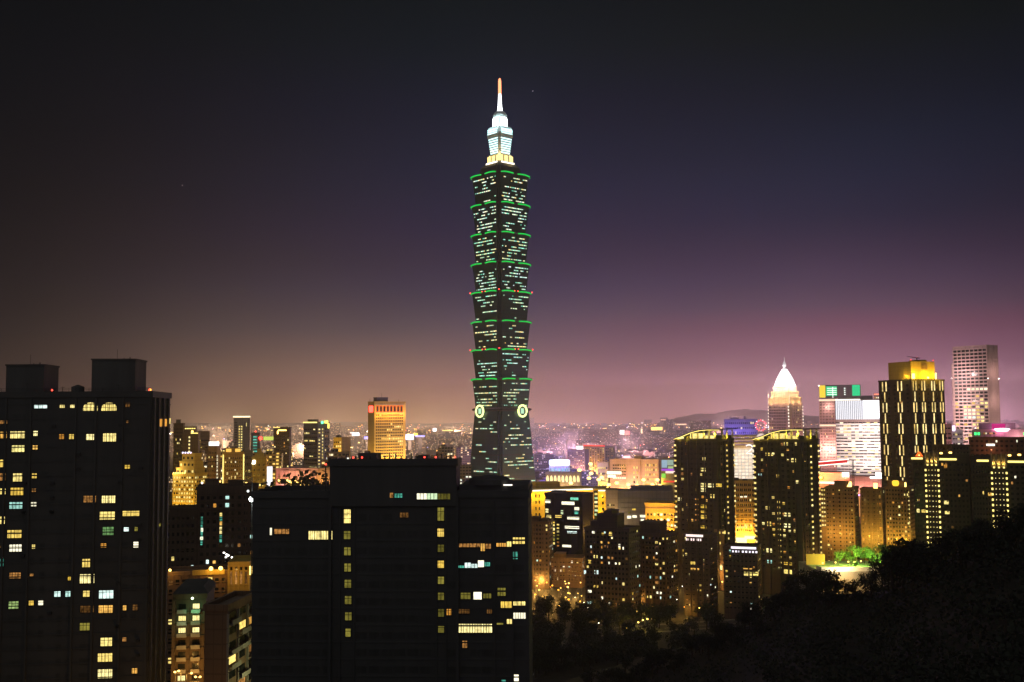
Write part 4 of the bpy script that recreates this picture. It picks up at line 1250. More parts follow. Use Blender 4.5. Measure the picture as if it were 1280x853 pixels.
# yellow building with a shining eave
b = Bld('civic_building', 'large yellow floodlit building with a shining white eave line in front of the skyscraper foot', 'civic building', 661, 741, 611, 860, 'L', 653, rz=4)
b.wall(MYEL, None)
zb1 = b.h
b.part('eave', MBEI, lambda m: m.box(-3, b.w + 1, -2.2, -.4, b.h - 1.0, b.h - .45))
b.part('eave_light', LSTRIP, lambda m: m.box(-3, b.w + 1, -2.55, -2.21, b.h - 1.05, b.h - .1))
b.part('upper_block', MYEL, lambda m: m.box(b.w * .14, b.w * .52, 6, b.d - 2, b.h, b.h + 5.5))
for px0, px1, c in ((668, 672, None), (672.5, 676, None)):
    b.grid('F', b.u(px0, 'F', 630), b.u(px1, 'F', 630), 6, b.h - 2.5, 1, 9, .4, .5, 0)
b.grid('F', b.u(695, 'F', 615), b.u(738, 'F', 615), b.h - 7.5, b.h - 3.2, 14, 1, .5, .55, .0)
b.grid('F', b.u(733, 'F', 615), b.u(741, 'F', 615), 6, b.h - 8, 2, 9, .4, .55, 0)
b.grid('L', 1, b.d - 1, 4, b.h - 3, 3, 9, .6, .5, .2, ('office', 'pale'))
for k, (t, p) in enumerate(((.06, 5000), (.26, 9000), (.5, 4500), (.8, 5000), (.95, 4500))):
    point('eave_floodlight', (b.w * t, -5.5, b.h - 4.5), AMB, p, .5, b.o)
uplight(b, 'F', 3, AMB, 15000, 9, 14)
b.done()
b = Bld('civic_building', 'narrow orange lit wing with white eave and dark stair slot right of the yellow building', 'civic building', 741.5, 757, 611, 857, 'R', None, depth=30)
b.wall(MYEL, None, extra=lambda m: None)
b.part('eave_light', LSTRIP, lambda m: m.box(b.u(747, 'F'), b.w + .6, -1.2, -.4, b.h - .9, b.h - .1))
b.part('stair_slot', MGL, lambda m: b.fbox(m, 'F', .4, b.u(746.5, 'F'), 2, b.h - .5, .02, .08))
for k in range(8):
    b.win('F', .9, b.u(746, 'F'), b.h - 4 - 3.2 * k, b.h - 2.4 - 3.2 * k, random.choice(('office', None, 'pale')), out=.14)
b.grid('F', b.u(750, 'F'), b.u(755, 'F'), 6, b.h - 3, 1, 9, .5, .5, 0)
uplight(b, 'F', 1, AMB, 9000, 7, b.h - 18); point('eave_floodlight', (b.w * .7, -5, b.h - 5), AMB, 3500, .5, b.o)
b.done()
b = Bld('glass_office', 'dark glass office block with white and yellow lit floors before the large yellow building', 'office building', 681, 728, 617.5, 740, 'R', 741, rz=-16)
b.wall(MGL, 3.5, bh=.5, proud=.15)
b.part('roof_hut', MD, lambda m: m.box(3, 12, 4, 10, b.h, b.h + 2.4))
for x0, y0, x1, y1, k in ((681.5, 625, 688, 629, 'white'), (702, 627, 718, 631.5, 'white'), (713, 622, 723, 625.5, 'officeg'), (718, 634, 724, 638, 'white'), (718, 639, 723, 643, 'teal'), (701, 638, 704, 643, 'office'),
                          (694, 644, 702, 647.5, 'yellow'), (709, 645.5, 724, 650, 'white'), (706, 657.5, 724, 661.5, 'white'), (709, 664, 721, 667, 'cyan'), (703, 681, 714, 684.5, 'white'), (682, 636, 685.5, 641, 'pale'), (683, 644, 689, 648, 'gold')):
    b.winpx(x0, y0, x1, y1, k)
for k in range(7):
    b.winpx(684 + k * .5, 651 + 4.4 * k, 693.5, 654.4 + 4.4 * k, random.choice(('yellow', 'olive', 'gold')))
    b.winpx(696, 655 + 4.4 * k, 699, 657 + 4.4 * k, random.choice(('olive', 'gold', 'dim')))
b.grid('R', .6, b.d - .6, 6, b.h - 4, 4, 16, .6, .5, .04, ('pale',))
b.done()
b = Bld('office_building', 'pale windowless flank of a long grey building lit by the street beside the orange wing', 'office building', 757, 772, 613, 830, 'R', None, depth=26)
b.wall(MBEI, None)
b.part('grey_wing', MGRY, lambda m: (m.box(b.w + .01, b.w + 42, .8, 26, 0, b.h - .5), [m.box(b.w + 2, b.w + 40, .4, .79, b.h - 5 - 4 * k, b.h - 4.3 - 4 * k) for k in range(7)], m.box(b.w + .02, b.w + 42.3, .5, 26.3, b.h - .49, b.h + .6)))
b.part('roof_block', MGRY, lambda m: (m.box(b.w + 10, b.w + 42, 10, 24, b.h + .61, b.h + 3.4)))
b.grid('F', b.w * .1, b.w * .75, b.h - 17, b.h - 9, 4, 3, .7, .5, .3, ('pale', 'white'))
for x0, y0, x1, y1, k in ((784, 645, 789, 648.5, 'white'), (790.5, 644.5, 796, 647.5, 'white'), (800, 644, 808, 647, 'white'), (801, 649, 805, 652, 'white'), (785, 640, 788, 642, 'olive'), (790, 636, 795, 638, 'yellow')):
    (u0, z1), (u1, z0) = b.loc(x0, y0), b.loc(x1, y1)
    b.part('window', W[k], lambda m: m.box(u0, u1, .36, .9, z0, z1))
point('street_floodlight', (b.w * .5, -12, b.h - 22), (1, .66, .3), 12000, .5, b.o)
b.done()
b = Bld('school_building', 'orange floodlit building with four rows of windows left of the balcony towers', 'school', 806.5, 846, 629, 720, 'R', 849, rz=8)
b.wall(MYEL, None, extra=lambda m: [b.fbox(m, 'F', 0, b.w, b.h - 5.2 - 3.4 * k, b.h - 4.8 - 3.4 * k, 0, .5) for k in range(5)])
b.part('cornice', MBRN, lambda m: b.fbox(m, 'F', -.2, b.w + .2, b.h - 2.8, b.h - 1.6, 0, .35))
b.grid('F', .6, b.w - .2, b.h - 19, b.h - 5, 9, 4, .66, .42, .22, ('white', 'pale'), runs=.3)
uplight(b, 'F', 3, SOD, 7000, 7, b.h - 22); uplight(b, 'F', 2, SOD, 9000, 10, b.h - 6)
b.done()


# ================================================================== CENTRE RIGHT APARTMENTS
def lights(b, name, items, mats, most=98):
    """items: (face,u0,u1,z0,z1,o0,o1,material index): each lamp a part, past a hundred the rest as one"""
    for q in items[:most]:
        b.part(name, mats[q[7]], lambda m: b.fbox(m, *q[:7]))
    if items[most:]:
        tag(b.part(name, mats, lambda m: [b.fbox(m, *q) for q in items[most:]]), kind='stuff')


def apt(label, x0, x1, top, Y, xs=None, rz=0, side='R', mat=None, nu=8, p=.12, kinds=('yellow', 'pale', 'orange', 'white', 'cyan', 'dim'), huts=(), bands=2.8, sides=True, nz=None, depth=18, piers=4):
    b = Bld('apartment_block', label, 'apartment block', x0, x1, top, Y, side, xs, rz, depth)
    b.wall(mat or MBRD, bands, proud=.2, bh=.5, extra=lambda m: [b.fbox(m, 'F', b.w * k / piers - .35, b.w * k / piers + .35, 0, b.h - .5, 0, .55) for k in range(1, piers)])
    for t0, t1, hh in huts:
        b.hut(b.w * t0, b.w * t1, 2, b.d * .7, hh, mat or MBRD)
    nz = nz or int((b.h - 4) / bands)
    b.grid('F', .5, b.w - .5, b.h - nz * bands, b.h - .2, nu, nz, .52, .45, p, kinds)
    if xs is not None and sides:
        b.grid(side, .5, b.d - .5, b.h - nz * bands, b.h - .2, max(2, int(b.d / 3)), nz, .5, .45, p * .7, kinds)
    return b


b = apt('narrow dark apartment block hard against the right edge of the centre black block', 660, 686, 652, 700, 691, -8, huts=((.1, .5, 3), (.6, .9, 2)), nu=6, p=.12); b.done()
b = apt('brown apartment block with a thick scatter of lights above the orange lit street', 688, 728, 698, 705, 733, -6, mat=MBRN, huts=((.1, .4, 3),), nu=11, p=.22); b.done()
b = apt('dark bulky apartment block with a stepped roof, centre right, few windows lit', 731, 786, 661, 600, 800, -12, huts=((.1, .3, 4), (.25, .72, 8), (.4, .6, 10)), nu=12, p=.13)
for x0, y0, x1, y1, k in ((740, 664, 744.5, 668, 'white'), (752, 666, 755, 669, 'yellow'), (761, 665, 765, 670, 'yellow'), (773, 680, 775.5, 685, 'white'), (755, 682, 760, 685, 'dim'), (735, 700, 739, 704.5, 'yellow'), (742, 694, 747, 698, 'yellow'), (743, 713, 748, 718, 'cyan'), (730, 713, 732.5, 718, 'cyan'), (742, 731, 748, 735, 'yellow'), (735, 737.5, 739.5, 741, 'white'), (734, 752, 740, 755, 'cyan')):
    b.winpx(x0, y0, x1, y1, k)
b.done()
b = apt('dark apartment block with a tall flat roof block, left of the first balcony tower', 797, 832, 668, 620, 847, -12, huts=((.02, .75, 7),), nu=8, p=.17)
for k in range(6):
    b.winpx(819, 676 + k * 11 - (k % 2) * 5, 824, 680 + k * 11 - (k % 2) * 5, random.choice(('yellow', 'gold', 'dim')))
b.done()
b = apt('dark apartment block with a pinkish lit eave, at the foot of the first balcony tower', 854, 886, 669, 600, 896, -12, nu=7, p=.12, huts=())
b.part('eave_light', lamp_mat('pinkish strip', (1, .78, .72), 1.5), lambda m: (b.fbox(m, 'F', b.w * .12, b.w * .78, b.h - .2, b.h + 1.0, .32, .8), [b.fbox(m, 'F', b.w * .12 + 1.3 * k, b.w * .12 + 1.3 * k + .7, b.h - 2.4, b.h - 1.2, .26, .5) for k in range(7)]))
b.winpx(862, 702, 869, 707, 'yellow'); b.winpx(863, 710, 874, 714, 'orange'); b.done()
b = apt('dark apartment block with a white lit eave between the two balcony towers', 904, 946, 684, 590, 951, -4, nu=8, p=.12)
b.part('eave_light', lamp_mat('pale violet strip', (.95, .88, 1), 1.5), lambda m: (b.fbox(m, 'F', b.w * .24, b.w * .98, b.h - .2, b.h + .9, .32, .8), [b.fbox(m, 'F', b.w * .26 + 1.8 * k, b.w * .26 + 1.8 * k + 1, b.h - 2.2, b.h - 1.2, .26, .5) for k in range(8)]))
b.winpx(930, 715, 940, 720, 'yellow'); b.winpx(941.5, 715, 948, 720, 'yellow'); b.winpx(929, 709, 940, 712, 'orange'); b.done()
b = Bld('stair_tower', 'slim orange lit stair tower glimpsed between the first balcony tower and the white eaved block', 'stair tower', 893.5, 905, 662, 690, 'R', None, depth=9)
b.wall(MBRN, 3.2)
for x0, y0, x1, y1, k in ((896, 664, 900.5, 667.5, 'yellow'), (903, 663.5, 907, 667.5, 'yellow'), (896.5, 677.5, 901, 681, 'yellow'), (897, 691, 901, 694.5, 'yellow'), (897, 706, 903, 713, 'gold')):
    b.winpx(x0, y0, x1, y1, k)
point('street_floodlight', (b.w * .4, -7, b.h - 26), SOD, 6000, .5, b.o); b.done()

# ---- the two balcony towers
def balcony_tower(label, x0, x1, xs, top, Y, rz, warm):
    b = Bld('balcony_tower', label, 'residential tower', x0, x1, top, Y, 'R', xs, depth=24)
    w, d, h = b.w, b.d, b.h

    def ex(m):
        for t in (.13, .30, .52, .70, .88):
            b.fbox(m, 'F', w * t - .4, w * t + .4, 0, h - .6, 0, .7)
        for t in (.12, .4, .62, .86):
            b.fbox(m, 'R', d * t - .4, d * t + .4, 0, h - .6, 0, .7)
        m.box(w * .28, w * .97, 1.5, d - 1, h, h + 3.0)
    b.wall(MTWR, 3.3, proud=.15, bh=.4, extra=ex)
    # swept roof canopy on lit columns
    q = [(0, .8), (w * .2, 2.6), (w * .4, 5.0), (w * .6, 6.4), (w * .8, 6.9), (w + 2.2, 6.9)]
    b.part('roof_canopy', MD, lambda m: m.loft([[(x, y, h + z) for y, z in ((-1.4, zz), (d + 1.0, zz), (d + 1.0, zz + .6), (-1.4, zz + .6))] for x, zz in q]), smooth=False)
    b.part('crown_column', MCON, lambda m: [m.box(w * t - .45, w * t + .45, -.2, .7, h + 1.02, h + zz) for t, zz in ((.42, 5.0), (.55, 6.0), (.70, 6.5), (.82, 6.9), (.96, 6.9))] + [m.box(w - .6, w + .25, d * t, d * t + .9, h + 1.02, h + 6.9) for t in (.3, .6, .92)])
    b.part('crown_light', W['gold'], lambda m: (m.box(w * .36, w * .66, 1.1, 1.48, h + 1.2, h + 4.6), m.box(w * .71, w * .95, 1.1, 1.48, h + 1.2, h + 3.2), m.box(w * .02, w * .20, 1.1, 1.48, h + .2, h + 2.2)))
    b.part('soffit_light', LSTRY, lambda m: [m.loft([[(x, y, h + z) for y, z in ((-1.2, zz - .34), (-.7, zz - .34), (-.7, zz - .02), (-1.2, zz - .02))] for x, zz in q])])
    for t in (.1, .3, .5, .75, .95):
        point('crown_glow', (w * t, -.6, h + .9 + 3.4 * t), (1, .74, .05), 1500, .3, b.o)
    point('crown_glow', (w + .8, d * .5, h + 3.0), (1, .74, .05), 2000, .3, b.o)
    # lamps on the balconies of both outer edges
    L = []
    nz = int((h - 12) / 3.3)
    for k in range(nz):
        z = h - 3.2 - 3.3 * k
        if random.random() < .93:
            L.append(('F', .3, 1.5, z - .6, z + .5, .75, 1.3, k % 2))
        for t in (.5, .93):
            if random.random() < .86:
                u = d * t
                L.append(('R', u - .55, u + .55, z - .6, z + .5, .75, 1.3, (k + int(t * 10)) % 2))
        b.part('balcony', MBRD, lambda m: (b.fbox(m, 'F', -.3, 2.1, z - 1.9, z - .9, .16, 1.5)))
    lights(b, 'balcony_lamp', L, [W['gold'], W['yellow']])
    b.grid('F', w * .12, w * .9, h - 3.3 * nz, h - .4, 7, nz, .45, .42, .15, ('yellow', 'pale', 'gold', 'orange', 'dim'))
    b.grid('R', d * .05, d * .45, h - 3.3 * nz, h - .4, 3, nz, .45, .42, .08, ('yellow', 'dim', 'olive'))
    return b


b = balcony_tower('dark apartment tower with sweeping yellow lit roof and lamp studded edges, left of the pair', 843, 896, 917, 549, 690, -22, False)
for x0, y0, x1, y1, k in ((878, 572, 882, 575.5, 'gold'), (876, 585, 882, 589.5, 'pale'), (876, 604, 882, 609, 'pale'), (885, 604.5, 892, 609.5, 'pale'), (895, 604.5, 902, 609, 'yellow'), (876, 610, 882, 615, 'gold'), (877, 619, 882, 623, 'orange'), (888, 618, 893, 623, 'yellow'), (876, 631, 883, 635.5, 'yellow'), (876, 638, 882.5, 641.5, 'yellow'), (876, 644, 883, 649, 'yellow'), (876, 657, 883, 661, 'yellow'), (847, 622, 852, 626, 'pale')):
    b.winpx(x0, y0, x1, y1, k)
for k in range(5):
    b.winpx(869, 623.5 + 6.5 * k, 873, 626 + 6.5 * k, 'orange')
b.done()
b = balcony_tower('dark apartment tower with sweeping yellow lit roof and brown lit flank, right of the pair', 942, 1000, 1022.5, 549.5, 660, -24, True)
for x0, y0, x1, y1, k in ((980, 553, 985, 557, 'yellow'), (992, 553, 996, 557, 'gold'), (957, 566, 962, 570, 'yellow'), (965, 566, 968, 569, 'gold'), (989, 573, 995, 578, 'pale'), (982, 574, 986, 576, 'gold'), (948, 592, 952, 595, 'cyan'), (994, 600.5, 998, 604.5, 'gold'), (957, 633, 962, 637, 'gold'), (980, 641, 988, 646, 'pale'), (980, 654.5, 988, 660, 'pale'), (959, 652, 964, 658, 'gold'), (958, 685.5, 965, 691, 'pale'), (959, 700, 965, 704.5, 'cyan'), (980, 702.5, 990, 707, 'yellow'), (980, 711.5, 990, 718, 'yellow')):
    b.winpx(x0, y0, x1, y1, k)
for k in range(12):
    b.winpx(971.5 + .2 * k, 626.5 + 6.9 * k, 975 + .2 * k, 629 + 6.9 * k, 'yellow')
for k in (0, 1):
    point('street_floodlight', (b.w + 10, b.d * (.3 + .4 * k), 22), SOD, 5000, .5, b.o)
b.done()
# orange gridded building between them, white media mall behind
b = Bld('office_building', 'orange lit gridded office building between the two balcony towers', 'office building', 914, 944, 601, 900, 'R', None, rz=4, depth=22)
b.wall(MYEL, 4.2, proud=.5, bh=.9, extra=lambda m: [b.fbox(m, 'F', b.w * k / 6 - .45, b.w * k / 6 + .45, 0, b.h - .5, 0, .55) for k in range(7)])
b.grid('F', .2, b.w - .2, b.h - 42, b.h - .4, 12, 10, .72, .5, .05, ('pale',))
b.winpx(925, 620.5, 929, 622.5, 'white'); b.winpx(930, 620, 935, 622, 'white'); b.winpx(921, 658, 934, 661.5, 'pale')
b.part('shop_light', lamp_mat('bright shop front', (1, .85, .4), 2.0), lambda m: (b.fbox(m, 'F', b.w * .02, b.w * .6, b.z(679, 'F', 925), b.z(672, 'F', 925), .6, 1), b.fbox(m, 'F', b.w * .5, b.w * .95, b.z(674, 'F', 935), b.z(670, 'F', 935), .6, 1)))
b.part('roof_hut', MD, lambda m: (m.box(1, 6, 2, 8, b.h + .1, b.h + 3), m.box(9, 13, 2, 8, b.h + .1, b.h + 2)))
uplight(b, 'F', 3, SOD, 20000, 9, b.z(672, 'F', 925)); b.done()
b = Bld('media_mall', 'broad white glowing gridded facade with tan rounded roof bands behind the two balcony towers', 'shopping mall', 900, 962, 560, 1150, 'R', None, rz=3, depth=40)
b.wall(MWHT, 3.6, proud=.2, bh=.3, extra=lambda m: [b.fbox(m, 'F', b.w * k / 14 - .18, b.w * k / 14 + .18, 0, b.h, 0, .25) for k in range(15)])
for k in range(4):
    b.part('roof_band', MBEI, lambda m: m.loft([[(x, y, b.h + 1.1 + 3.6 * k + z) for y, z in ((-1.6 + .4 * k, 0), (8, 0), (8, 3.0), (-1.2 + .4 * k, 3.0), (-2.0 + .4 * k, 1.6))] for x in (-2, b.w * (.98 - .06 * k))]))
b.part('swirl_sign', lamp_mat('white swirl', (1, .95, .9), 1.6), lambda m: m.tube([(b.u(936) + 3.6 * math.cos(a), -2.6, b.h + 1.6 + 2.6 * math.sin(a)) for a in [2.6 - k * .36 for k in range(10)]] + [(b.u(936) - 3, -2.6, b.h - 5), (b.u(936) + 3.4, -2.6, b.h - 5)], .7, 6))
b.grid('F', .3, b.w - .3, 4, b.h - .6, 14, int(b.h / 3.6), .84, .80, 1.0, ('peach',))
for k in range(5):
    for j in range(2):
        point('facade_floodlight', (b.w * (k + .5) / 5, -14, b.h - 12 - 26 * j), (1, .78, .58), 3000, .8, b.o)
for k in range(3):
    point('roof_floodlight', (b.w * (k + .5) / 3, -10, b.h + 3), (1, .62, .25), 2600, .8, b.o)
b.done()
# round white lit disc on the mall roof
p = at(951.5, 548, 1140)
t = tag(empty('round_sign', (p.x, p.y, p.z)), 'glowing white round sign rising left of the roof of the right balcony tower', 'sign')
part_of(t, 'rim', MWHT, lambda m: m.loft([[(5.4 * math.cos(2 * math.pi * k / 24), y, 5.4 * math.sin(2 * math.pi * k / 24)) for k in range(24)] for y in (1.2, 0)]))
part_of(t, 'face', lamp_mat('pinkish face', (1, .75, .68), .9), lambda m: m.loft([[(5.0 * math.cos(2 * math.pi * k / 24), y, 5.0 * math.sin(2 * math.pi * k / 24)) for k in range(24)] for y in (-.01, -.2)]))
part_of(t, 'face', lamp_mat('white face', (1, 1, .96), 3), lambda m: m.loft([[(2.6 * math.cos(2 * math.pi * k / 20), y, -1 + 2.6 * math.sin(2 * math.pi * k / 20)) for k in range(20)] for y in (-.21, -.5)]))
part_of(t, 'post', MMET, lambda m: m.box(-.6, .6, .2, 1.0, -p.z, -5))

# ================================================================== RIGHT SKYLINE
b = Bld('domed_tower', 'rosy stepped tower crowned by a dazzling white pointed dome', 'skyscraper', 960.5, 986, 504, 1750, 'R', 1003, depth=34)
w, d, h = b.w, b.d, b.h
b.wall(MPNK, 4.0, bh=.6, extra=lambda m: [b.fbox(m, 'F', w * t - .5, w * t + .5, 0, h - 1, 0, .7) for t in (0.02, .14, .26, .38, .5, .62, .74, .86)] + [b.fbox(m, 'R', d * t - .5, d * t + .5, 0, h - 1, 0, .7) for t in (.3, .45, .6, .75, .9)])
b.part('lit_corner', MBEI, lambda m: m.box(w - 1, w + 2.2, -2.2, 4, 0, h - 1))
L = [('F', w + .2, w + 1.9, h - 6 - 5.2 * k, h - 4 - 5.2 * k, 2.21, 2.6, 0) for k in range(22)] + [('F', -.4, .6, h - 6 - 5.2 * k, h - 4 - 5.2 * k, .71, 1.1, 0) for k in range(20)] + [('R', d - .8, d + .2, h - 6 - 5.2 * k, h - 4 - 5.2 * k, .71, 1.1, 0) for k in range(20)]
lights(b, 'corner_lamp', L, [LSTRIP])
b.grid('F', w * .02, w * .86, 20, h - 3, 14, 22, .7, .5, .12, ('pale', 'gold', 'white'), runs=.75)
b.grid('R', d * .25, d * .95, 20, h - 3, 8, 22, .6, .5, .05, ('pale',))
zs = [h + 1.02, b.z(497, 'F', 975), b.z(489.5, 'F', 975), b.z(483.5, 'F', 975)]
tiers = [(1.0, zs[0], zs[1]), (3.8, zs[1], zs[2]), (6.5, zs[2], zs[3])]
for ins, z0, z1 in tiers:
    b.part('crown_tier', MBEI, lambda m: (m.box(ins, w - ins, ins, d - ins, z0 + .01, z1), m.box(ins - .7, w - ins + .7, ins - .7, d - ins + .7, z1 - 1.6, z1 - .1), [m.box(ins + (w - 2 * ins) * k / 9 - .35, ins + (w - 2 * ins) * k / 9 + .35, ins - .5, ins - .01, z0 + .5, z1 - 1.61) for k in range(10)]))
    for t in (.12, .4, .7, .95):
        point('crown_light', (w * t, ins - 4.5, z0 + 1.5), (1, .62, .26), 3600, .5, b.o)
    for t in (.3, .75):
        point('crown_light', (w - ins + 4.5, d * t, z0 + 1.5), (1, .62, .26), 3600, .5, b.o)
for x in (-1, w + 1):
    b.part('corner_finial', MWHT, lambda m: m.tube([(x, 1, h), (x, 1, zs[2])], [1.0, .3], 6))
cx, cy = w / 2, d / 2
rd = 16.2
zd0, zd1, zt = zs[3], b.z(459, 'F', 978), b.z(447, 'F', 978)
dome = b.part('dome', MWHT, lambda m: m.lathe(cx, cy, [(rd * 1.05, zd0), (rd * 1.05, zd0 + 3), (rd, zd0 + 3.1)] + [(rd * (1 - t ** 1.25) ** 1.0 + 1.2 * t, zd0 + 3.1 + (zd1 - zd0 - 3) * t) for t in [k / 9 for k in range(1, 9)]] + [(1.2, zd1)], 24), smooth=False)
b.part('spire', MWHT, lambda m: m.lathe(cx, cy, [(1.6, zd1 - .5), (3.2, zd1 + 4), (2.2, zd1 + 7), (.9, zd1 + 10), (.3, zt + 2)], 10), dome)
b.part('dome_ribs', lamp_mat('dome light line', (1, .97, 1), 3.0), lambda m: [m.tube([(cx + (rd * (1 - t ** 1.25) + 1.2 * t + .2) * math.cos(a), cy + (rd * (1 - t ** 1.25) + 1.2 * t + .2) * math.sin(a), zd0 + 3.2 + (zd1 - zd0 - 3) * t) for t in [k / 9 for k in range(9)]], .45, 5) for a in [2 * math.pi * k / 12 for k in range(12)]], dome)
for k in range(8):
    a = 2 * math.pi * k / 8
    point('dome_floodlight', (cx + (rd + 7) * math.cos(a), cy + (rd + 7) * math.sin(a), zd0 + 2), (1, .95, .98), 22000, .6, b.o)
for a in (3.6, 4.7, 5.8):
    point('dome_floodlight', (cx + (rd + 9) * math.cos(a), cy + (rd + 9) * math.sin(a), zd1 - 6), (1, .95, .98), 16000, .6, b.o)
uplight(b, 'F', 2, (1, .45, .35), 130000, 20, 40); uplight(b, 'R', 1, (1, .45, .35), 130000, 20, 40)
b.done()
b = Bld('office_tower', 'pale tower with green and yellow signs on its roof screen beside the white topped slab', 'office tower', 1024, 1046, 497.5, 1600, 'R', None, depth=22)
b.wall(MPNK, 4.0, bh=.5, extra=lambda m: [b.fbox(m, 'F', b.w * k / 6 - .6, b.w * k / 6 + .6, 0, b.h - 1, 0, .8) for k in range(7)])
b.grid('F', .5, b.w - .5, 20, b.h - 3, 12, 26, .6, .55, .04, ('pale', 'white'))
zs0, zs1 = b.h + 1.1, b.z(481.5, 'F', 1035)
o = b.part('roof_screen', MGRY, lambda m: m.box(0, b.w + 34, 1.0, 2.2, zs0, zs1))
b.part('yellow_panel', lamp_mat('yellow panel', (1, .68, .05), 1.1), lambda m: m.box(.4, b.w * .36, .6, .99, zs0 + .5, zs1 - .4), o)
b.part('green_panel', lamp_mat('green panel', (.02, .68, .26), 1.0), lambda m: (m.box(b.w * .40, b.w * 1.02, .6, .99, zs0 + 3, zs1 - 2), m.box(b.w + 22, b.w + 33, .6, .99, zs0 + 1, zs1 - .4)), o)
b.part('white_bars', lamp_mat('white bars', (.9, 1, .9), 1.4), lambda m: ([m.box(b.w * .46, b.w * 1.0, .3, .59, zs0 + 4.5 + k * 3, zs0 + 5.6 + k * 3) for k in range(4)], m.box(b.w * .76, b.w * .80, .28, .58, zs0 - 3, zs1 - 3), [m.box(b.w + 10.5, b.w + 12.5, .6, .99, zs0 + 4 + k * 3, zs0 + 5.6 + k * 3) for k in range(4)]), o)
b.part('lit_ledge', lamp_mat('pinkish ledge', (1, .72, .5), 1.3), lambda m: [b.fbox(m, 'F', -.4, b.w + .4, z, z + 2.6, .82, 1.4) for z in (b.h - 3.6, b.z(533, 'F', 1035))])
b.beacon(-.2, -.2, zs1 - 2, .8, LWHT, .4)
uplight(b, 'F', 2, (1, .50, .40), 60000, 16, 60); point('ledge_glow', (b.w * .5, -8, b.h - 12), (1, .6, .5), 12000, .5, b.o); b.done()
b = Bld('office_slab', 'broad office slab with dazzling white top and bright striped floors left of gold finned tower', 'office building', 1044, 1101, 499, 1500, 'R', None, rz=-2, depth=26)
b.wall(MPNK, None)
zw0, zw1 = b.z(524.5, 'F', 1070), b.h - .6
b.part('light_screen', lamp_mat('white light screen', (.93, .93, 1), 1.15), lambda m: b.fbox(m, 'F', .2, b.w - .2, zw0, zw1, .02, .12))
b.part('fin', MGRY, lambda m: [b.fbox(m, 'F', b.w * k / 24 - .3, b.w * k / 24 + .3, zw0, zw1, .13, .8) for k in range(15)])
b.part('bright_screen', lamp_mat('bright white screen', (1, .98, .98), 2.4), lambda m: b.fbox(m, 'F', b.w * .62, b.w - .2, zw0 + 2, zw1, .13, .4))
b.part('roof_house', MGRY, lambda m: (m.box(4, b.w * .82, 4, 14, b.h + 1.02, b.h + 6), m.box(3, b.w * .5, 3.2, 3.98, b.h + 1.02, b.h + 3)))
b.part('roof_strip', LSTRIP, lambda m: m.box(0, b.w * .55, -.8, -.31, b.h - .2, b.h + 1.4))
nf = 17
for k in range(nf):
    z = zw0 - 3 - 4.3 * k
    b.part('floor_ledge', MWHT, lambda m: b.fbox(m, 'F', -.3, b.w + .3, z - 5.2, z - 2.5, 0, .8))
    n_ = 12
    for i in range(n_):
        if random.random() < .3:
            b.win('F', b.w * i / n_ + .3, b.w * (i + 1) / n_ - .3, z - 2.45, z - .95, random.choice(('pale', 'white', 'white', 'gold')))
        else:
            b.win('F', b.w * i / n_ + .3, b.w * (i + 1) / n_ - .3, z - 2.45, z - .95, None)
for k in range(4):
    for j in range(3):
        point('facade_light', (b.w * (k + .5) / 4, -10, zw0 - 12 - 24 * j), (1, .72 + .1 * k / 3, .60 + .14 * k / 3), 4600 + 4200 * (k > 1), .6, b.o)
b.done()
b = Bld('office_tower', 'slim pale red topped tower tip between the white topped slab and gold finned tower', 'office tower', 1092, 1099, 492, 1800, 'R', None, depth=14)
b.wall(MPNK, 4.0); b.grid('F', .4, b.w - .4, b.h - 60, b.h - 4, 3, 14, .6, .5, .7, ('pale', 'orange', 'white'))
b.part('roof_light', lamp_mat('red roof lamp', (1, .25, .15), 1.6), lambda m: m.box(.5, b.w - .5, -.7, -.32, b.h - 1.5, b.h + .6)); b.done()
b = Bld('low_mall', 'low red lit building with a slanting white edged red canopy behind the right balcony tower', 'shopping mall', 1018, 1062, 591, 1180, 'R', None, rz=2, depth=30)
b.wall(MPNK, None)
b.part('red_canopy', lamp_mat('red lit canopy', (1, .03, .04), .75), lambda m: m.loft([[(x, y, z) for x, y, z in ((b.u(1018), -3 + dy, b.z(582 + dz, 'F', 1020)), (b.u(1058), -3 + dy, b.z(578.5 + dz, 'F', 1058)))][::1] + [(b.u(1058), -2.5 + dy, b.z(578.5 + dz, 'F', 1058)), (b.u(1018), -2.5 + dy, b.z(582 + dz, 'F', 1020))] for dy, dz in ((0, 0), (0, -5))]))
b.part('canopy_edge', LSTRIP, lambda m: [m.tube([(b.u(1018), -3.2, b.z(582.5 + dz, 'F', 1020)), (b.u(1060), -3.2, b.z(578.7 + dz, 'F', 1058))], .5, 5) for dz in (0, -4.6)])
b.part('shop_light', LSTRIP, lambda m: (b.fbox(m, 'F', b.u(1051), b.u(1060), b.h - 4, b.h + 1.5, .4, 1), b.fbox(m, 'F', b.u(1020), b.u(1042), b.z(604.5, 'F', 1030), b.z(602.5, 'F', 1030), .4, 1.0)))
for k in range(3):
    point('canopy_glow', (b.w * (k + .5) / 3, -9, b.h - 3), (1, .28, .12), 16000, .6, b.o)
o = b.part('orange_flare', lamp_mat('orange flare lamp', (1, .55, .05), 7), lambda m: m.blob((b.u(1024.5), -3, b.z(597, 'F', 1024)), 1.8))
point('orange_flare_glow', (b.u(1024.5), -7, b.z(597, 'F', 1024)), (1, .5, .05), 12000, .5, b.o)
b.part('shop_bay', MPNK, lambda m: [m.box(b.w + 1 + 9 * k, b.w + 8 + 9 * k, 4, 12, 0, b.h - 6) for k in range(3)])
b.done()
b = Bld('low_building', 'low pinkish ribbed building with white lit shop corner in front of the striped slab', 'building', 1064, 1104, 596, 1100, 'R', None, rz=-2, depth=24)
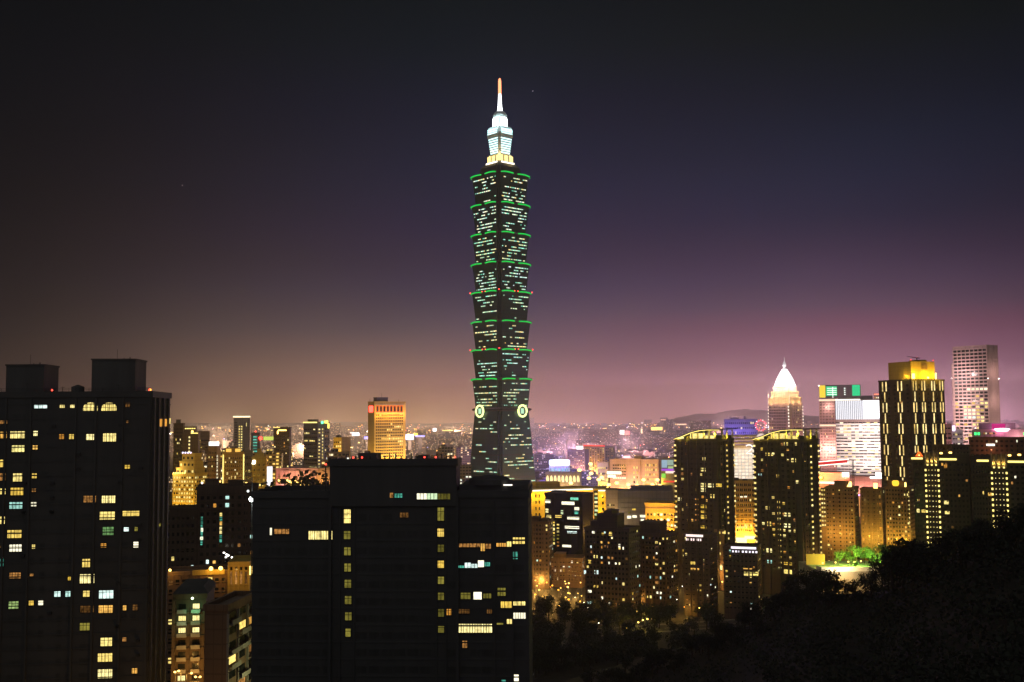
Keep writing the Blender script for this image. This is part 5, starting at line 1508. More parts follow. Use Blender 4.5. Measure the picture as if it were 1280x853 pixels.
b.wall(MPNK, None, extra=lambda m: [b.fbox(m, 'F', b.w * k / 10 - .35, b.w * k / 10 + .35, 0, b.h - 1, 0, .7) for k in range(11)])
b.part('shop_light', LWHT, lambda m: (b.fbox(m, 'F', b.u(1093), b.w, b.z(598, 'F', 1098), b.z(591, 'F', 1098), .8, 1.4), b.fbox(m, 'F', b.u(1086), b.u(1094), b.z(598, 'F', 1090), b.z(596, 'F', 1090), .8, 1.4)))
for k in range(3):
    point('facade_light', (b.w * (k + .5) / 3, -8, b.h - 12), (1, .4, .3), 9000, .6, b.o)
b.done()
# lattice crane mast in front of it
p = at(1066, 575, 1050)
t = tag(empty('crane_mast', (p.x, p.y, 0)), 'dark lattice mast standing against the striped slab', 'mast')
part_of(t, 'lattice', MFR, lambda m: ([m.tube([(x, y, 0), (x * .6, y * .6, p.z)], .16, 4) for x in (-.9, .9) for y in (-.9, .9)], [m.tube([(-.9 if k % 2 else .9, -.9, 3 * k), (.9 if k % 2 else -.9, -.9, 3 * k + 3)], .10, 4) for k in range(int(p.z / 3))]))
part_of(t, 'platform', MFR, lambda m: m.box(-2, 2, -2, 2, p.z - 14, p.z - 13.4))

# ---- brown apartment row, right
b = apt('brown street lit apartment block right beside the right balcony tower, with a dark roof block', 1031, 1067, 609, 770, 1073, -8, mat=MBRN, nu=9, p=.09, kinds=('pale', 'gold', 'orange'), piers=5)
b.hut(b.w * .30, b.w * .72, 3, 10, 4.4, MBRN)
o = b.part('roof_lamp', LYEL, lambda m: m.loft([[(b.w * .76, 1, b.h + 1), (b.w * .92, 1, b.h + 1), (b.w * .92, 1.4, b.h + 1), (b.w * .76, 1.4, b.h + 1)], [(b.w * .86, 1, b.h + 4.6), (b.w * .91, 1, b.h + 4.6), (b.w * .91, 1.4, b.h + 4.6), (b.w * .86, 1.4, b.h + 4.6)]]))
L = [('F', -2.8 + 1.9 * j, -1.6 + 1.9 * j, b.h - 2.4 - 3.1 * k, b.h - 1.2 - 3.1 * k, -1.4, -.9, 0) for k in range(9) for j in (0, 1)]
b.part('stair_bay', MBRN, lambda m: m.box(-3.4, -.02, .9, 6, 0, b.h - .3))
lights(b, 'stair_lamp', [(q[0], q[1], q[2], q[3], q[4], -.9, -.45, 0) for q in L], [W['gold']])
uplight(b, 'F', 3, (1, .56, .08), 5000, 9, 26, -.1); b.done()
b = apt('olive brown street lit apartment block, the middle one of the right hand row', 1075, 1102, 611, 760, 1107, -6, mat=MBRN, nu=7, p=.10, kinds=('pale', 'gold', 'orange'), piers=4)
o = b.part('corner_strip', lamp_mat('orange corner strip', (1, .42, .12), .8), lambda m: b.fbox(m, 'F', -.9, -.35, b.h - 19, b.h - 5, .1, .5))
b.part('violet_lamp', lamp_mat('violet lamp', (.75, .35, 1), 3), lambda m: m.blob((-.6, -.8, b.h - 3.8), .6))
b.part('roof_lamp', LYEL, lambda m: m.box(b.w * .63, b.w * .8, .6, 1.2, b.h + 1, b.h + 4.6))
uplight(b, 'F', 2, (.9, .58, .06), 7000, 9, 24); b.done()
b = apt('olive brown street lit apartment block with a bright orange lantern on its roof', 1106, 1137, 609, 750, 1143, -8, mat=MBRN, nu=8, p=.10, kinds=('pale', 'gold', 'orange'), piers=4)
b.hut(b.w * .05, b.w * .72, 3, 10, 4.6, MBRN)
b.part('roof_lantern', lamp_mat('orange roof lantern', (1, .56, .04), 1.6), lambda m: m.lathe(b.w * .42, 1.6, [(1.6, b.h + 1.4), (2.3, b.h + 2.6), (2.3, b.h + 4.6), (1.4, b.h + 5.2)], 10))
b.part('roof_lamp', LYEL, lambda m: m.box(b.w * .80, b.w * .86, .2, .8, b.h + 1, b.h + 4))
L = [('F', b.w - .9, b.w - .4, b.h - 3 - 2.9 * k, b.h - 2.2 - 2.9 * k, .3, .6, 0) for k in range(9)]
lights(b, 'edge_lamp', L, [W['pale']])
uplight(b, 'F', 2, (.9, .58, .06), 7000, 9, 24); uplight(b, 'R', 1, (.9, .56, .06), 5000, 9, 24); b.done()

# ---- gold finned tower
b = Bld('finned_tower', 'dark tower striped with short golden glowing fins under a blazing gold roof block', 'residential tower', 1098, 1139, 474, 860, 'R', 1180, depth=36)
w, d, h = b.w, b.d, b.h
b.wall(MTWR, 8.6, proud=.15, bh=.3)
L = []
MFIN = emi('golden fin', (1, .66, .18), 1.3, var=.5, scale=.12, tint=(1, .78, .34))  # fins emit gold themselves in place of uplights at their feet
for k in range(17):
    z1_ = h - .4 - 8.6 * k
    z0_ = z1_ - 7.7
    odd = k % 2
    for t in (.19, .66):
        for du in ((0,) if odd else (-2.2, 1.9)):
            L.append(('F', w * t + du - .36, w * t + du + .36, z0_, z1_, .02, .5, 0))
    for t in (.09, .35, .65, .90):
        for du in ((0,) if odd else (-1.4, 1.4)):
            L.append(('R', d * t + du - .36, d * t + du + .36, z0_, z1_, .02, .5, 0))
lights(b, 'glowing_fin', L, [MFIN])
b.grid('F', 1, w - 1, h - 92, h - 2, 5, 26, .35, .5, .015, ('pale', 'dim'))
b.grid('R', 1, d - 1, h - 92, h - 2, 7, 26, .3, .5, .015, ('pale', 'dim'))
zt = b.z(452, 'R', 1150)
o = b.part('roof_block', MYEL, lambda m: (m.box(w * .30, w * .98, d * .02, d * .45, h + 1.0, zt), m.box(w * .55, w * .985, d * .45, d * .74, h + 1.0, zt), m.box(w * .6, w * .985 - 2, d * .36, d * .56, zt, zt + 1.6)))
b.part('roof_niche', MBRN, lambda m: (b.fbox(m, 'R', d * .34, d * .50, zt - 6.5, zt - 2.4, -.35, -.05)), o)
for y, p_ in ((.05, 20000), (.42, 16000), (.78, 20000)):
    point('roof_floodlight', (w + 4.0, d * y, h + 3.5), (1, .60, .04), p_ * .45, .3, b.o)
for x in (.85,):
    point('roof_floodlight', (w * x, -1.6, h + 3.0), (1, .66, .08), 1500, .3, b.o)
b.part('roof_lamp', LYEL, lambda m: (m.box(w + .1, w + .6, d * .02, d * .10, h + 1.2, h + 5.5), m.blob((w + .4, d * .50, h + 2.2), .9), m.box(w + .1, w + .5, d * .72, d * .76, h + 1.2, h + 6)))
o = b.part('gondola_crane', MFR, lambda m: (m.tube([(w * .7, d * .5, zt), (w * .7, d * .5, zt + 3.8)], .5, 6), m.tube([(w * .7, d * .58, zt + 3.4), (w * .7, d * .2, zt + 4.6)], [.45, .2], 5)))
b.beacon(w * .97, d * .04, zt, .35, LRED, .9); b.beacon(w * .97, d * .72, zt - .2, .35, LRED, .9); b.beacon(w * .7, d * .5, zt + 3.5, .2, LRED, .2)
b.done()
b = Bld('office_tower', 'tall pinkish gridded tower at far right, tallest there, with a few lit bands', 'office tower', 1191, 1233, 431, 1700, 'R', 1246.5, depth=30)
w, d, h = b.w, b.d, b.h
b.wall(MPNK, None, extra=lambda m: [b.fbox(m, 'F', w * k / 8 - .55, w * k / 8 + .55, 0, h - 1, 0, 1.0) for k in range(9)] + [b.fbox(m, 'R', d * k / 6 - .4, d * k / 6 + .4, 0, h - 1, 0, .5) for k in range(7)])
for k in range(38):
    z = h - 4 - 5.6 * k
    if z < 8:
        break
    b.part('floor_band', MPNK, lambda m: (b.fbox(m, 'F', 0, w, z - 1.2, z + .8, 0, .7), b.fbox(m, 'R', 0, d, z - 1.2, z + .4, 0, .3)))
    for i in range(8):
        kind = None
        if k in (11,) and i > 2: kind = 'white'
        elif k in (15, 16): kind = random.choice(('gold', 'gold', None))
        elif 16 <= k <= 19 and 2 <= i <= 4: kind = random.choice(('white', 'cyan', 'white'))
        elif k > 12 and i in (5, 6): kind = random.choice(('gold', None, 'gold', None))
        elif k > 20: kind = random.choice(('gold', None, None, None))
        b.win('F', w * i / 8 + .8, w * (i + 1) / 8 - .8, z - 4.6, z - 1.4, kind)
b.part('side_block', MPNK, lambda m: (m.box(-7, -.02, 4, d - 4, 0, b.z(455, 'F', 1188)), [m.box(-7.01, -.5, 3.5, 4, 10 + 5.6 * k, 11.6 + 5.6 * k) for k in range(30)]))
b.beacon(-7, 3.5, b.z(474, 'F', 1186), .8, LWHT, .2); b.beacon(w + .8, -.2, b.z(474, 'F', 1233), .8, LWHT, .2); b.beacon(w + .8, d - .5, b.z(474, 'F', 1240), .8, LWHT, .2)
for k in range(4):
    point('facade_floodlight', (w * .3, -26, 40 + 45 * k), (1, .70, .66), 75000, 1, b.o)
    point('facade_floodlight', (w + 20, d * .5, 40 + 45 * k), (1, .68, .60), 20000, 1, b.o)
b.done()
b = Bld('office_building', 'small white lit block with violet lamp at the foot of the tall pinkish tower', 'building', 1190, 1203, 537, 1450, 'R', None, depth=16)
b.wall(MWHT, 4, bh=.8)
b.grid('F', .5, b.w - .5, 6, b.h - 2, 4, 12, .8, .45, .35, ('white', 'pale'))
b.part('violet_lamp', lamp_mat('pale violet lamp', (.85, .7, 1), 2.2), lambda m: m.box(.4, 4, -1, -.4, b.h - 1, b.h + 6)); uplight(b, 'F', 2, (1, .6, .6), 50000, 12, 30); b.done()
b = Bld('office_building', 'pinkish block with dark window bands just right of the gold finned tower', 'building', 1179, 1189, 530, 1300, 'R', None, depth=16)
b.wall(MPNK, 4, bh=.8); b.grid('F', .5, b.w - .5, 6, b.h - 2, 2, 16, .85, .45, .1, ('white', 'pale'))
b.part('roof_light', lamp_mat('rosy roof lamp', (1, .25, .35), 1.4), lambda m: m.blob((b.w * .3, .2, b.h + 1.6), .9)); uplight(b, 'F', 1, (1, .4, .4), 60000, 12, 50); b.done()
b = Bld('shopping_centre', 'building with a magenta lit roof screen and row of coloured signs at the right edge', 'shopping centre', 1215, 1285, 537, 1250, 'R', None, rz=-3, depth=24)
b.wall(MPNK, None, extra=lambda m: [b.fbox(m, 'F', b.w * k / 12 - .4, b.w * k / 12 + .4, 0, b.h - 1, 0, .6) for k in range(13)])
o = b.part('roof_screen', MGRY, lambda m: m.box(b.w * .12, b.w * .78, 2, 4, b.h + 1.02, b.h + 8.5))
b.part('magenta_panel', lamp_mat('magenta panel', (.85, .03, .28), .7), lambda m: m.box(b.w * .36, b.w * .6, 1.6, 1.99, b.h + 1.2, b.h + 7.5), o)
b.part('white_sign', lamp_mat('white hot sign', (1, .9, 1), 5, True), lambda m: m.loft([[(b.w * .44 + (4.4 + 5 * k) * math.cos(a) + 6, .2 - .4 * k, b.h + .6 + (1.6 + .2 * k) * math.sin(a)) for a in [2 * math.pi * j / 16 for j in range(16)]] for k in (0, 1)]))
for px, c in ((1218, LGRN), (1222, LGRN), (1279, LGRN)):
    b.part('coloured_sign', c, lambda m: b.fbox(m, 'F', b.u(px), b.u(px + 2.6), b.h - 5.5, b.h - 2.4, .65, 1))
b.grid('F', b.u(1229), b.u(1246), b.h - 5, b.h - 2, 7, 1, .5, .6, .6, ('white', 'orange'), out=.65)
point('sign_glow', (b.w * .5, -6, b.h + 3), (1, .25, .6), 14000, .6, b.o); point('sign_glow', (b.w * .8, -8, b.h - 8), (1, .5, .6), 9000, .6, b.o); b.done()

# ---- towers with lit cores, far right
def core_tower(label, x0, xa, xb, x1, top, Y, rz, seed, zlow):
    b = Bld('core_tower', label, 'residential tower', x0, x1, top, Y, 'R', None, rz, depth=20)
    w, h = b.w, b.h
    ua, ub = b.u(xa, 'F', top + 60), b.u(xb, 'F', top + 60)
    zc0 = b.z(top + 9, 'F', xa)
    b.wall(MTWR, 3.3, proud=.12, bh=.3)
    b.part('core', MTWR, lambda m: (m.box(ua, ub, -1.4, -.31, 0, zc0), m.box(ua, ub, -.6, 3, zc0, h + 2)))
    b.part('crown_fin', MBEI, lambda m: [m.box(ua + (ub - ua) * k / 3 - .35, ua + (ub - ua) * k / 3 + .35, -2.2, -.61, zc0 - 2, h + 3.2 - (k % 2) * .8) for k in range(4)])
    for k in range(3):
        x = ua + (ub - ua) * (k + .5) / 3
        b.part('fin_lamp', LSTRY, lambda m: m.box(x - .5, x + .5, -1.95, -1.42, zc0 - 2.6, zc0 - 1.6))
        point('fin_glow', (x, -1.6, zc0 + .2), (1, .62, .12), 1300, .2, b.o)
    L = []
    for k in range(int((zc0 - zlow) / 3.3)):
        z = zc0 - 5.5 - 3.3 * k
        for x in (ua, ub):
            L.append(('F', x - .5, x + .5, z - .65, z + .65, 1.42, 1.9, 0))
        for j in range(3):
            L.append(('F', ua + (ub - ua) * (j + 1) / 4 - .22, ua + (ub - ua) * (j + 1) / 4 + .22, z - .25, z + .35, 1.42, 1.7, 1))
    L.sort(key=lambda q: q[7])
    lights(b, 'core_lamp', L, [LSTRY, W['pale']])
    for j in range(3):
        point('core_glow', ((ua + ub) / 2, -4.5, zc0 - 14 - 18 * j), (1, .56, .1), 60, .3, b.o)
    b.part('ledge_light', LSTRY, lambda m: (b.fbox(m, 'F', ua - 8.5, ua - 1.6, h - 2.5, h - 1.3, .3, .6), b.fbox(m, 'F', ub + .8, ub + 11, h - 2.9, h - 1.7, .3, .6)))
    b.hut(ub + .6, ub + 8, 4, 12, 2.4, MBRD)
    b.part('roof_lamp', LYEL, lambda m: (m.box(ub + .9, ub + 2.6, 3.4, 3.98, h + .9, h + 1.9), m.box(ub + 6.4, ub + 8.2, 3.4, 3.98, h + 1.3, h + 2.3)))
    b.grid('F', .6, ua - 1, 4, h - 4, 6, int((h - 6) / 3.3), .5, .45, .04, ('yellow', 'dim', 'orange'))
    b.grid('F', ub + 1.2, w - .6, 4, h - 4, 7, int((h - 6) / 3.3), .5, .45, .03, ('yellow', 'dim', 'orange'))
    return b


b = core_tower('dark apartment tower with golden crown fins over a lamp dotted strip, left of the two', 1141, 1158.5, 1174.5, 1211, 568, 690, -4, 1, 20)
for x0, y0, x1, y1, k in ((1180, 581, 1184, 585.5, 'orange'), (1180, 626, 1186, 631, 'gold'), (1181, 639, 1187, 643, 'yellow'), (1146, 636, 1149.5, 641, 'gold'), (1152, 637, 1157, 641, 'yellow')):
    b.winpx(x0, y0, x1, y1, k)
o = b.part('red_roof_light', lamp_mat('red roof flood', (1, .15, .02), 1.6), lambda m: m.loft([[(b.u(1143) , -.5, b.h - .6), (b.u(1153), -.5, b.h - .6), (b.u(1153), -.2, b.h - .6), (b.u(1143), -.2, b.h - .6)], [(b.u(1147), -.5, b.h + 2.4), (b.u(1149), -.5, b.h + 2.4), (b.u(1149), -.2, b.h + 2.4), (b.u(1147), -.2, b.h + 2.4)]]))
b.part('red_roof_lamp', LSTRY, lambda m: m.blob((b.u(1148), -1, b.h + .2), .5), o)
b.done()
b = core_tower('dark apartment tower with golden crown fins and lamp dotted strip at the right edge', 1213, 1241.5, 1260, 1310, 571, 660, -3, 2, 40)
b.winpx(1235, 616, 1240, 620.5, 'orange'); b.winpx(1268, 595, 1270.5, 598, 'white'); b.winpx(1253, 623, 1257, 626, 'yellow')
b.done()
b = apt('dark red brown block with a broad flat top behind the two fin crowned towers', 1211, 1300, 547, 790, None, -2, mat=MBRD, nu=14, p=.03, kinds=('white', 'orange'), piers=3, bands=3.4)
b.part('roof_strip', LSTRIP, lambda m: b.fbox(m, 'F', b.u(1233, 'F', 556), b.u(1243.5, 'F', 556), b.z(557.5, 'F', 1238), b.z(555, 'F', 1238), .6, 1))
point('street_glow', (b.w * .3, -10, b.h - 8), (1, .3, .12), 3500, .5, b.o); b.done()
b = apt('plain brown windowless slab between the two fin crowned towers', 1212, 1224, 576, 700, None, 0, mat=MBRN, nu=2, p=.0, bands=6); b.done()
b = apt('dark stepped block rising behind the left fin crowned tower', 1166, 1190, 556.5, 760, 1212, -10, mat=MBRD, nu=6, p=.02, kinds=('gold',)); b.done()


# ================================================================== FLOODLIT TERRACE, LOWER RIGHT
pz = at(1037, 709, 545)
tz0 = pz.z - 1.5
tx0, tx1 = at(1020, 709, 545).x, at(1112, 709, 545).x
MTER = pbr('terrace paving', (.34, .32, .28), .9, .2, scale=.5, streak=False)
ter = tag(empty('terrace', (tx0, 538, 0)), 'floodlit white curved terrace wall and court at the foot of the right balcony tower', 'terrace')
curve = [(0, 6), (1.5, 2.5), (5, .6), (10, 0), (tx1 - tx0, 2), (tx1 - tx0, 40), (0, 40)]
part_of(ter, 'retaining_wall', MCON, lambda m: m.prism(curve, 0, tz0))
part_of(ter, 'court', MTER, lambda m: m.prism([(x, y) for x, y in curve], tz0 + .02, tz0 + .1))
part_of(ter, 'parapet', MWHT, lambda m: [m.loft([[(a[0], a[1], z), (bb[0], bb[1], z), (bb[0], bb[1] + .4, z), (a[0], a[1] + .4, z)] for z in (tz0 + .11, tz0 + 2.2)]) for a, bb in zip(curve[:4], curve[1:5])])
part_of(ter, 'brick_wall', pbr('orange brick', (.42, .20, .08), .85, .2, grid=(.8, .4, .3)), lambda m: m.box(.3, 10, 26, 26.6, tz0 + .1, tz0 + 5.5))
for k, (x, y, c, p_) in enumerate(((5, -5, (1, .86, .5), 4500), (13, -5, (1, .82, .4), 4000), (6, 12, (1, .6, .12), 1300), (20, 12, (.9, .9, .2), 2600), (9, -9, (1, .5, .08), 9000))):
    point('court_floodlight', (x, y, tz0 + (3.0 if k != 4 else -6)), c, p_, .3, ter)
for k in range(4):
    part_of(ter, 'court_lamp', LYEL, lambda m: m.blob((4 + 7 * k, 9 + 2 * k, tz0 + 3.2), .4))

# ================================================================== TREES
MLEAF = pbr('leaves', (.040, .046, .032), .85, .25, scale=.5, streak=False)
MBARK = pbr('bark', (.06, .045, .03), .95, .3, scale=2)


def make_tree(seed, h, cr, nleaf, flat=.8):
    rnd = random.Random(seed)
    tm, cm = MB(), MB()
    tm.tube([(0, 0, -1.5), (.1, .05, h * .3), (-.1, .1, h * .62)], [.35, .26, .12], 7)
    lobes = []
    for k in range(9):
        a, rr = rnd.uniform(0, 6.28), cr * rnd.uniform(.15, .72)
        c = Vector((rr * math.cos(a), rr * math.sin(a), h * rnd.uniform(.45, .86)))
        lobes.append((c, cr * rnd.uniform(.32, .55)))
        tm.tube([(0, .05, h * rnd.uniform(.25, .5)), tuple(c * .6 + Vector((0, 0, h * .2))), tuple(c)], [.16, .10, .04], 5)
    for k in range(nleaf):
        c, r = rnd.choice(lobes)
        d = Vector((rnd.gauss(0, 1), rnd.gauss(0, 1), rnd.gauss(0, 1) * flat)).normalized() * r * rnd.uniform(.45, 1.08)
        p = c + d
        a = Vector((rnd.gauss(0, 1), rnd.gauss(0, 1), rnd.gauss(0, 1))).normalized()
        bb = a.orthogonal().normalized()
        cc = a.cross(bb)
        s = rnd.uniform(.16, .42) * (cr / 4) ** .5
        cm.add([tuple(p + bb * s), tuple(p + cc * s * .7), tuple(p - bb * s), tuple(p - cc * s * .7)], [(0, 1, 2, 3)])
    return tm, cm


TREES = []
for sd, hh, cr, nl in ((11, 9, 4.2, 900), (12, 8, 4.6, 900), (13, 11, 4.0, 950), (14, 7, 3.6, 700)):
    tm, cm = make_tree(sd, hh, cr, nl)
    me = []
    for nm, q, mm in (('trunk', tm, MBARK), ('crown', cm, MLEAF)):
        o = q.build(nm, mm)
        me.append(o.data)
        bpy.data.objects.remove(o)
    TREES.append(me)


def tree(loc, sc, rz, var, label, group):
    t = tag(empty('tree', loc, rz), label, 'tree', group)
    t.scale = (sc, sc, sc * random.uniform(.9, 1.1))
    for nm, me in zip(('trunk', 'crown'), TREES[var]):
        o = bpy.data.objects.new(nm, me)
        COL.objects.link(o)
        o.parent = t
    return t


rt = random.Random(21)
px = 690.0
while px < 1330:                                   # the trees that make the edge of the hill
    Yc, pc = crest(px)
    Y = Yc * rt.uniform(.93, 1.04)
    r = ray(px, pc)
    tree((r.x / r.y * Y, Y, hill_z(px, Y) - .6), (rt.uniform(.36, .46) if 1050 < px < 1096 else rt.uniform(.45, .72)), rt.uniform(0, 6.28), rt.randrange(4),
         'black leafy tree on the crest of the dark hillside, outlined against the city', 'trees along the crest of the hillside')
    px += rt.uniform(3, 8)
for px, py, Y, sc in ((1126, 661, 190, 1.15), (1113, 670, 185, .8), (1140, 668, 195, .9)):
    p = at(px, py, Y)
    tree((p.x, Y, p.z - 9.5 * sc), sc, rt.uniform(0, 6), 1, 'round crowned black tree standing highest on the hill crest below the brown apartment row', 'tall trees in the dip of the hill crest')
# woods covering the slope: one mass
wm = MB()
for k in range(1500):
    px, f = rt.uniform(640, 1360), rt.uniform(.25, .99)
    Yc, pc = crest(px)
    Y = Yc * f
    r = ray(px, pc)
    c = Vector((r.x / r.y * Y, Y, hill_z(px, Y) + rt.uniform(0, 2.2)))
    for j in range(34):
        d = Vector((rt.gauss(0, 1.5), rt.gauss(0, 1.5), rt.gauss(0, .8)))
        a = Vector((rt.gauss(0, 1), rt.gauss(0, 1), rt.gauss(0, 1))).normalized()
        bb = a.orthogonal().normalized(); cc = a.cross(bb)
        s = rt.uniform(.14, .34)
        p = c + d
        wm.add([tuple(p + bb * s), tuple(p + cc * s), tuple(p - bb * s), tuple(p - cc * s)], [(0, 1, 2, 3)])
tag(wm.build('woodland', MLEAF), kind='stuff', label='dark woodland covering the slope at lower right')
# trees of the valley between the hill and the apartment blocks
for k in range(150):
    px, py = (rt.uniform(664, 905), rt.uniform(764, 850)) if k < 95 else (rt.uniform(664, 760), rt.uniform(768, 850))
    p = on_ground(px, py)
    if hill_z(px, p.y) > .5 or p.y > 640:
        p.z = max(0, hill_z(px, p.y))
    tree((p.x, p.y, p.z - .3), rt.uniform(.8, 1.35), rt.uniform(0, 6), rt.randrange(4), 'dark tree in the unlit valley below the centre right apartment blocks', 'trees in the dark valley')
MLEAFG = pbr('floodlit leaves', (.075, .12, .035), .7, .3, scale=.5, streak=False)  # lighter copy of the leaves, floodlighting put partly into the colour
for k, (px, py, Y, sc) in enumerate(((1048, 695, 562, .8), (1060, 690, 566, .9), (1070, 688, 560, 1.0), (1080, 690, 568, .9), (1090, 690, 556, 1.0), (1099, 693, 552, .9), (1106, 688, 560, 1.1), (1069, 702, 549, .5))):
    p = at(px, py, Y)
    tree((p.x, Y, tz0), sc * 1.0, rt.uniform(0, 6), k % 4, 'leafy tree lit vivid green from below on the floodlit terrace', 'green lit trees on the terrace')
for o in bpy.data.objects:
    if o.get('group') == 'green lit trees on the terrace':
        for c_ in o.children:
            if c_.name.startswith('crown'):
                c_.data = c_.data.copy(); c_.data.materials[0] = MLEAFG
for px, Y, c, p_ in ((1052, 553, (.75, 1, .12), 9000), (1066, 552, (.6, 1, .10), 9000), (1080, 550, (.3, 1, .10), 8000), (1097, 546, (.7, 1, .2), 9000)):
    p = at(px, 702, Y)
    point('tree_floodlight', (p.x, Y - 1, tz0 + 3.0), c, p_ * 1.6, .3)
for k in range(26):                                # trees by the roads at left and in the small park by the stepped hotel
    px, py = rt.uniform(216, 314), rt.choice((rt.uniform(634, 646), rt.uniform(742, 760)))
    Y = 640 if py < 700 else 420
    p = at(px, py, Y)
    tree((p.x, Y + rt.uniform(-20, 20), 0), max(.6, p.z / 9.0) if p.z < 16 else 1.2, rt.uniform(0, 6), rt.randrange(4), 'dark street tree among the low buildings between the two black blocks', 'trees among the low buildings at left')
for k in range(16):
    p = at(rt.uniform(340, 412), rt.uniform(607, 613), 690)
    tree((p.x, 690 + rt.uniform(-12, 12), 0), p.z / 9.4, rt.uniform(0, 6), rt.randrange(4), 'tall dark tree in front of the pinkish shopping hall', 'trees before the pinkish hall')

# ================================================================== STREET LAMPS
LAMP = {}


def street_lamp(p, h, col, glow, r, label, group, cat='street lamp'):
    t = tag(empty('street_lamp', p, random.uniform(0, 6)), label, cat, group)
    part_of(t, 'pole', MFR, lambda m: m.tube([(0, 0, 0), (0, 0, h - .3), (.5, 0, h + .1), (1.4, 0, h + .15)], [.13, .09, .07, .06], 6))
    part_of(t, 'lamp_head', col, lambda m: m.blob((1.5, 0, h), r, sq=.7))
    if glow:
        point('lamp_light', (1.5, 0, h - r - .4), glow[0], glow[1], .3, t)
    return t


for px, py, gl in ((664, 741, 1), (672, 744, 0), (679, 738, 1), (684, 742, 0), (690, 746, 1), (673, 752, 0), (711, 748, 1), (713, 744, 0), (668, 758, 1), (700, 753, 0), (676, 766, 1), (708, 765, 0), (793, 762, 1)):
    p = on_ground(px, py)
    p.z = 0
    street_lamp(p, 7, LYEL if px % 2 else LORG, (SOD, 9000) if gl else None, .55, 'sodium street lamp on the glowing orange street right of the centre black block', 'lamps of the orange street')
for px, py in ((722, 757), (727, 763), (733, 770), (745, 790), (774, 776), (780, 785), (815, 778), (823, 776), (829, 763), (845, 760), (738, 822), (712, 826), (720, 825), (727, 826), (850, 742), (864, 744), (880, 748)):
    p = on_ground(px, py)
    p.z = max(0, hill_z(px, p.y))
    street_lamp(p, 4.5, LWHT if px % 3 else LYEL, None, .28, 'small garden lamp glinting among the dark valley trees', 'garden lamps in the valley')
for k in range(46):
    px, py = rt.uniform(666, 900), rt.uniform(740, 778)
    p = on_ground(px, py)
    if hill_z(px, p.y) > 3: continue
    p.z = max(0, hill_z(px, p.y))
    street_lamp(p, rt.uniform(5, 9), rt.choice((LYEL, LYEL, LORG)), ((1, .54, .08), 2500) if k % 5 == 0 else None, rt.uniform(.25, .45), 'yellow street lamp at the foot of the dark centre right apartment blocks', 'lamps at the foot of the apartment blocks')
for px, py in ((783, 797), (790, 795), (796, 790), (801, 788), (806, 786)):
    p = on_ground(px, py); p.z = max(0, hill_z(px, p.y))
    street_lamp(p, 5, LYEL, ((1, .72, .10), 900), .45, 'yellow path lamp on the short bright path in the dark valley', 'lamps of the bright valley path')
struct('path', MB().add([tuple(on_ground(*q) + Vector((0, 0, .05))) for q in ((778, 805), (790, 805), (812, 790), (804, 787))], [(0, 1, 2, 3)]), MPAVE)
for px, py, h, gl in ((848, 741, 5, 1), (905, 740, 6, 0), (920, 741, 6, 1), (918, 735, 5, 0), (952, 742, 5, 0), (938, 725, 5, 0)):
    p = on_ground(px, py); p.z = max(0, hill_z(px, p.y))
    street_lamp(p, h, LYEL, (SOD, 1800) if gl else None, .5, 'orange lamp at the foot of the two balcony towers, just above the black hill', 'lamps at the foot of the balcony towers')
for px, py, gl in ((739, 580, 1), (740, 592, 0), (735, 598, 1), (747, 600, 0), (751, 597, 1), (760, 606, 1), (770, 604, 0), (787, 606, 1), (798, 607, 0), (806, 600, 1), (815, 606, 0), (820, 600, 1), (826, 607, 0), (723, 588, 1), (715, 604, 0)):
    p = at(px, py, 1200)
    street_lamp((p.x, 1200, 0), p.z, LYEL, ((1, .56, .05), 22000) if gl else None, 2.3, 'tall sodium lamp on the blazing street before the long pink building', 'lamps before the long pink building')
for px, py, gl in ((219, 838, 1), (226, 840, 0), (233, 843, 1), (242, 845, 0), (247, 848, 1)):
    p = at(px, py, 290)
    street_lamp((p.x, 290, 0), p.z, LYEL, (SOD, 1500) if gl else None, .35, 'warm lamp in the narrow yard at the bottom left, by the black tower', 'lamps of the bottom left yard')
for px, py in ((289, 694), (285, 696), (281, 693), (276, 691), (299, 698), (303, 700), (295, 697)):
    p = at(px, py, 425)
    street_lamp((p.x, 425, 0), p.z, LWHT, None, .42, 'cool white lamp in the slanting row above the ochre hall', 'slanting row of cool lamps')
for k in range(14):
    px, py = 268 + k * 3.4, rt.choice((604, 606, 608, 610))
    p = at(px, py, 700)
    street_lamp((p.x, 700, 0), p.z, LYEL, (AMB, 5000) if k % 3 == 0 else None, .8, 'yellow street lamp along the avenue below the yellow lit buildings at left', 'lamps of the left avenue')
for k in range(14):
    p = at(342 + k * 5.2, rt.choice((607, 609, 611)), 680)
    street_lamp((p.x, 680, 0), p.z, LYEL, None, .5, 'small yellow lamp before the trees of the pinkish hall', 'lamps before the pinkish hall')

# ================================================================== HAZY CITY BEYOND
FARM = [lit_facade('far facade warm', (.22, .17, .15), thr=.80, cols=((1, .45, .12), (1, .85, .55)), strength=1.3),
        lit_facade('far facade pink', (.26, .18, .18), thr=.84, cols=((1, .55, .35), (1, .9, .85)), strength=1.1),
        lit_facade('far facade violet', (.16, .13, .18), thr=.86, cols=((.75, .6, 1), (1, .85, .7)), strength=1.1)]


def clear_of(px, Y):
    return True


